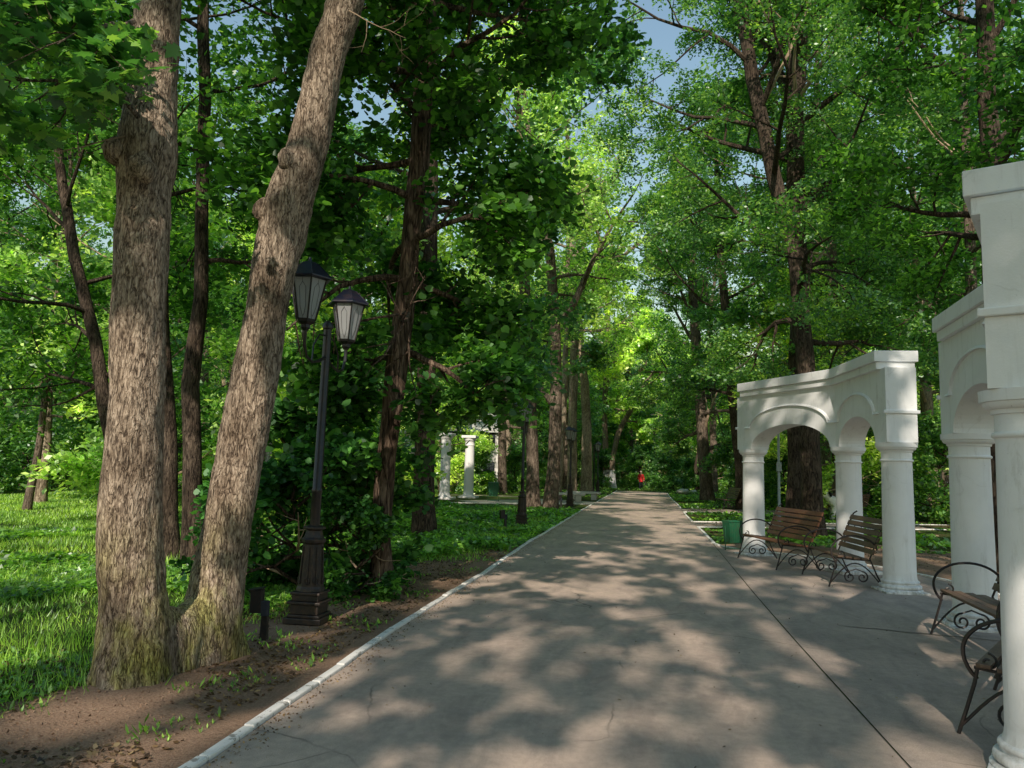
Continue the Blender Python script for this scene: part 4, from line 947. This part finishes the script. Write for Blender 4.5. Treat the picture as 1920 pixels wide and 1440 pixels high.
def bad(x, y):
    if -6.2 < x < 6.4 and y < 72: return True
    q = x/max(y, 1)
    if -.36 < q < -.1 and y < 42: return True
    if -.2 < q < .07 and y < 47: return True
    if -.63 < q < -.46 and y < 36: return True
    if -9 < x < 9 and 50 < y < 68: return True
    if -17 < x < -4 and y < 19: return True          # lawn
    if -24 < x < -14 and 4 < y < 17: return True
    if 1 < x < 6.5 and y < 22: return True
    if y < 44 and y > 30 and -16 < x < -2.5: return True
    return False
# near trees out of the picture whose crowns shade the path
BACK = [(-4.0+.5*math.sin(k*2.), -1.5-4.6*k) for k in range(8)]+[(3.6+.5*math.sin(k*3.), -1.-4.6*k) for k in range(8)]+[(11.5, -6), (12.5, -18), (-12.5, -16), (-12, -5), (9, -27)]
BACK = [q for i_, q in enumerate(BACK) if i_ not in (1, 3)]+[(2.1, -20)]
BSEED = 10
st_ = random.getstate(); random.seed(BSEED)
for i, (x, y) in enumerate(BACK):
    place(SHADE, x, y, ['tall tree behind the photographer shading the path, left row', 'tall tree behind the photographer shading the path, right row'][x > 0], 'trees behind the photographer', 1.05); occ.append((x, y))
random.setstate(st_)
cnt = 0
for i in range(6000):
    a = R(random.uniform(-48, 28)); d = math.sqrt(random.uniform(15**2, 78**2)); x, y = d*math.sin(a), d*math.cos(a)
    if bad(x, y) or not free(x, y, 6.3 if d > 40 else 5.4 if d > 25 else 4.6): continue
    if x > 3 and x < 16 and y < 22: continue
    lib = TALL if random.random() < .62 else MIDT
    if -15 < x < 7 and 15 < y < 47: lib = MIDT
    lab = ('tall tree in the dense wood left of the path' if x < -3.6 else 'tall tree in the dense wood right of the path') if lib is TALL else ('young leafy tree in the wood left of the path' if x < -3.6 else 'young leafy tree in the wood right of the path')
    place(lib, x, y, lab, 'trees of the wood' if lib is TALL else 'young trees of the wood'); occ.append((x, y)); cnt += 1
for i in range(3000):
    a = R(random.uniform(-47, 27)); d = math.sqrt(random.uniform(78**2, 140**2)); x, y = d*math.sin(a), d*math.cos(a)
    if not free(x, y, 9.5): continue
    place(FARR, x, y, 'distant tree at the far edge of the wood', 'distant trees at the far edge of the wood'); occ.append((x, y)); cnt += 1
for (x, y, s_) in ((7.4, 33, 1.), (4.9, 60, 1.05), (-7.0, 67, 1.1), (9.5, 40, 1.)):
    place(TALL, x, y, 'tall tree closing the gap beside the far half of the path', 'trees of the wood', s_); occ.append((x, y))
for i in range(400):
    a = R(random.uniform(-46, 26)); d = random.uniform(84, 128); x, y = d*math.sin(a), d*math.cos(a)
    if not free(x, y, 5.): continue
    place(MIDT, x, y, 'young leafy tree at the back of the wood', 'young trees at the back of the wood', 1.35); occ.append((x, y))
print('trees', cnt)
# undergrowth bushes
BP = []
for i in range(4000):
    a = R(random.uniform(-46, 26)); d = math.sqrt(random.uniform(17**2, 95**2)); x, y = d*math.sin(a), d*math.cos(a)
    if bad(x, y) or (-24 < x < -4 and y < 24) or (1 < x < 9 and y < 31): continue
    if any((x-p)**2+(y-q)**2 < 10 for p, q in BP): continue
    if len(BP) > 130: break
    BP.append((x, y)); place(BUSH, x, y, 'green bush in the undergrowth left of the path' if x < 0 else 'green bush in the undergrowth right of the path', 'bushes of the undergrowth', 1.2)
# leafy suckers round the linden foot
for k, (x, y, s_) in enumerate([(-3.62, 9.1, .5), (-4.1, 9.2, .72), (-4.5, 10.0, .9), (-4.0, 10.6, .6), (-4.9, 9.5, .6)]):
    place(SUCK, x, y, 'dark leafy sucker growth round the foot of the linden behind the nearest lamp', 'suckers round the linden foot', s_)

# ------------------------------------------------------------------ ground cover (stuff)
def in_poly(x, y, poly):
    c = np.zeros(len(x), bool); j = len(poly)-1
    for i in range(len(poly)):
        xi, yi = poly[i]; xj, yj = poly[j]
        c ^= ((yi > y) != (yj > y)) & (x < (xj-xi)*(y-yi)/(yj-yi+1e-9)+xi); j = i
    return c
def scatter(n, x0, x1, y0, y1, power=1.):
    y = y0+(y1-y0)*rng.random(n)**power; x = rng.uniform(x0, x1, n); return x, y
def gzv(x, y): return np.array([gz(a, b) for a, b in zip(x, y)])
def nz(x, y, s): return np.array([noise.noise(Vector((a*s, b*s, 3.))) for a, b in zip(x, y)])
def edge(y): return -4.0-.25*np.sin(y*1.3)-.15*np.sin(y*3.1+1)
# grass blades on the lawn
n = 300000; x, y = scatter(n, -26, -3.0, 2.5, 34, 1.5)
k = (x < edge(y)+np.abs(rng.normal(size=n))*.22*(rng.random(n) < .25)) | ((y > 13) & (x < -2.62)) & (rng.random(n) < .8); a = np.degrees(np.arctan2(x, y))+10.1; k &= (a > -36); k &= ~((y > 31) & (x > -16))
x, y = x[k], y[k]; dist = np.hypot(x, y); q = nz(x, y, .6)
h = (.06+.10*np.clip(q+.25, 0, 1))*rng.uniform(.6, 1.5, len(x)); wdt = .004+.0011*dist
P = np.stack([x, y, gzv(x, y)-.01], 1); az = rng.uniform(0, 2*np.pi, len(x)); sd = np.stack([np.cos(az), np.sin(az), 0*az], 1); ln = rng.normal(size=(len(x), 3))*.35; ln[:, 2] = 1
V = np.stack([P-sd*wdt[:, None]*.5, P+sd*wdt[:, None]*.5, P+ln*h[:, None]], 1).reshape(-1, 3)
o = ngons('grass', V, 3, M['grass']); tag(o, 'bright green lawn grass left of the forked tree', 'grass', None, 'stuff')
# broad-leaved cover
def cover(name, x, y, hmax, size, mat, label, shape=SH_KITE, dens=None):
    dist = np.hypot(x, y); q = nz(x, y, .45); hh = hmax*np.clip(.45+q*1.3, .12, 1.2)
    z = gzv(x, y)+hh*rng.random(len(x))**.6; S = size*np.clip(dist/7, .8, 3.2)*rng.uniform(.6, 1.3, len(x))
    N = rng.normal(size=(len(x), 3))*.45; N[:, 2] += 1
    o = ngons(name, leaf_verts(np.stack([x, y, z], 1), N, S, shape), len(shape), mat); tag(o, label, 'ground cover', None, 'stuff')
n = 110000; x, y = scatter(n, -14, -3.2, 2.2, 20, 1.4); k = (x < edge(y)-.02) & (np.degrees(np.arctan2(x, y))+10.1 > -36)
cl = nz(x, y, .35); k &= (cl > .02) | (y < 5.8); x, y = x[k], y[k]
cover('ground_cover', x, y, .20, .06, M['cover'], 'leafy green weeds around the forked tree and along the lawn')
n = 60000; x, y = scatter(n, -9, -2.62, 10.5, 31, 1.2); k = (nz(x, y, .4) > -.35) & (x < np.where(y < 15, -3.4, -2.64)); k &= (y > 13.5) | (x < -4.2)
cover('ground_cover', x[k], y[k], .30, .055, M['cover'], 'dark green undergrowth between the kerb and the second lamp')
n = 60000; x, y = scatter(n, 1.6, 26, 18.5, 60, 1.2)
sp1 = (y > 24.1+(x-1.45)*.387) & (y < 27.1+(x-1.45)*.39); sp2 = (y > 33.1+(x-1.45)*.3) & (y < 36.9+(x-1.45)*.3) & (x < 12)
k = ~sp1 & ~sp2 & (nz(x, y, .3) > -.25); k &= (y > 27) | (nz(x, y, .9) > .0); x, y = x[k], y[k]
hm = np.where((y > 28+x*.35) & (x > 4), .55, .10)
dist = np.hypot(x, y); z = gzv(x, y)+hm*rng.random(len(x))**.6*np.clip(.6+nz(x, y, .5), .2, 1.3); N = rng.normal(size=(len(x), 3))*.45; N[:, 2] += 1
o = ngons('ground_cover', leaf_verts(np.stack([x, y, z], 1), N, .055*np.clip(dist/7, .8, 3)*rng.uniform(.6, 1.3, len(x)), SH_KITE), 4, M['cover']); tag(o, 'low green plants behind the arcades on the right', 'ground cover', None, 'stuff')
n = 60000; x, y = scatter(n, -60, 45, 31, 100, 1.2); k = ((x < -2.7) | (x > 1.7) | (y > 66.5)) & (np.abs(np.degrees(np.arctan2(x, y))+10.1) < 36) & ~((x > -20) & (x < -2.5) & (y < 46)) & ~((x > 1.4) & (x < 26) & (y < 60))
x, y = x[k], y[k]; cover('ground_cover', x, y, .22, .05, M['grass'], 'sparse grass on the floor of the far wood')
# plants and weeds on the soil strip
n = 4200; x, y = scatter(n, -4.5, -2.6, 2.6, 15, 1.3); k = (nz(x, y, 1.6) > .12+.15*np.sin(x*9)*np.sin(y*5)); x, y = x[k], y[k]
P = []; 
for a, b in zip(x, y):
    for j in range(random.randint(2, 6)):
        an = random.uniform(0, 6.28); L = random.uniform(.01, .04)*(2.2 if random.random() < .12 else 1); d = Vector((math.cos(an), math.sin(an), random.uniform(.6, 2.2))).normalized(); s_ = Vector((-math.sin(an), math.cos(an), 0))*L*.16; p0 = Vector((a, b, -.004))
        P += [p0, p0+d*L*.5+s_, p0+d*L, p0+d*L*.5-s_]
o = ngons('weeds', np.array([tuple(p) for p in P]), 4, M['grass']); tag(o, 'small weed sprouts on the bare soil beside the left kerb', 'weeds', None, 'stuff')
# leaf litter and twigs
def litter(n, x0, x1, y0, y1, label, size=.03, z0=.0, cond=None):
    x, y = scatter(n, x0, x1, y0, y1, 1.3)
    if cond is not None: k = cond(x, y); x, y = x[k], y[k]
    N = rng.normal(size=(len(x), 3))*.35; N[:, 2] += 1
    o = ngons('leaf_litter', leaf_verts(np.stack([x, y, np.full(len(x), z0+.006)], 1), N, size*rng.uniform(.3, 1.3, len(x)), SH_FLAKE), 5, M['litter']); tag(o, label, 'leaf litter', None, 'stuff')
litter(15000, -4.9, -2.6, 2.4, 18, 'dead leaves on the dark soil below the forked tree', .042, cond=lambda x, y: nz(x, y, 1.) > -.15)
litter(420, -2.4, 4.2, 3, 20, 'scattered leaf crumbs on the asphalt', .022, .003)
n = 2600; y = 2.6+30*rng.random(n)**1.6; x = np.array([kx(q) for q in y])+.01+np.abs(rng.normal(size=n))*.09
N = rng.normal(size=(n, 3))*.4; N[:, 2] += 1
o = ngons('leaf_litter', leaf_verts(np.stack([x, y, np.full(n, .006)], 1), N, .016*rng.uniform(.4, 1.5, n), SH_FLAKE), 5, M['litter']); tag(o, 'crumbs and grit gathered along the left kerb', 'leaf litter', None, 'stuff')
# small stones and clods on the soil
P_ = []
n = 5000; x, y = scatter(n, -4.6, -2.6, 2.4, 14, 1.4)
nn_ = rng.normal(size=(n, 3)); nn_[:, 2] = np.abs(nn_[:, 2])+.3
o = ngons('grit', leaf_verts(np.stack([x, y, np.full(n, .004)], 1), nn_, .014*rng.uniform(.4, 1.8, n), SH_HEX, curl=.9), 6, M['soil']); tag(o, 'clods and small stones on the bare soil strip', 'grit', None, 'stuff')
litter(9000, 1.6, 8.4, 5, 20, 'brown leaf litter behind the arcades', .05, cond=lambda x, y: (np.hypot(x-1.4, (y-10.8)*.45) > 3.9))
litter(7000, 1.7, 12, 20, 62, 'brown leaf litter in the grass right of the path', .09)
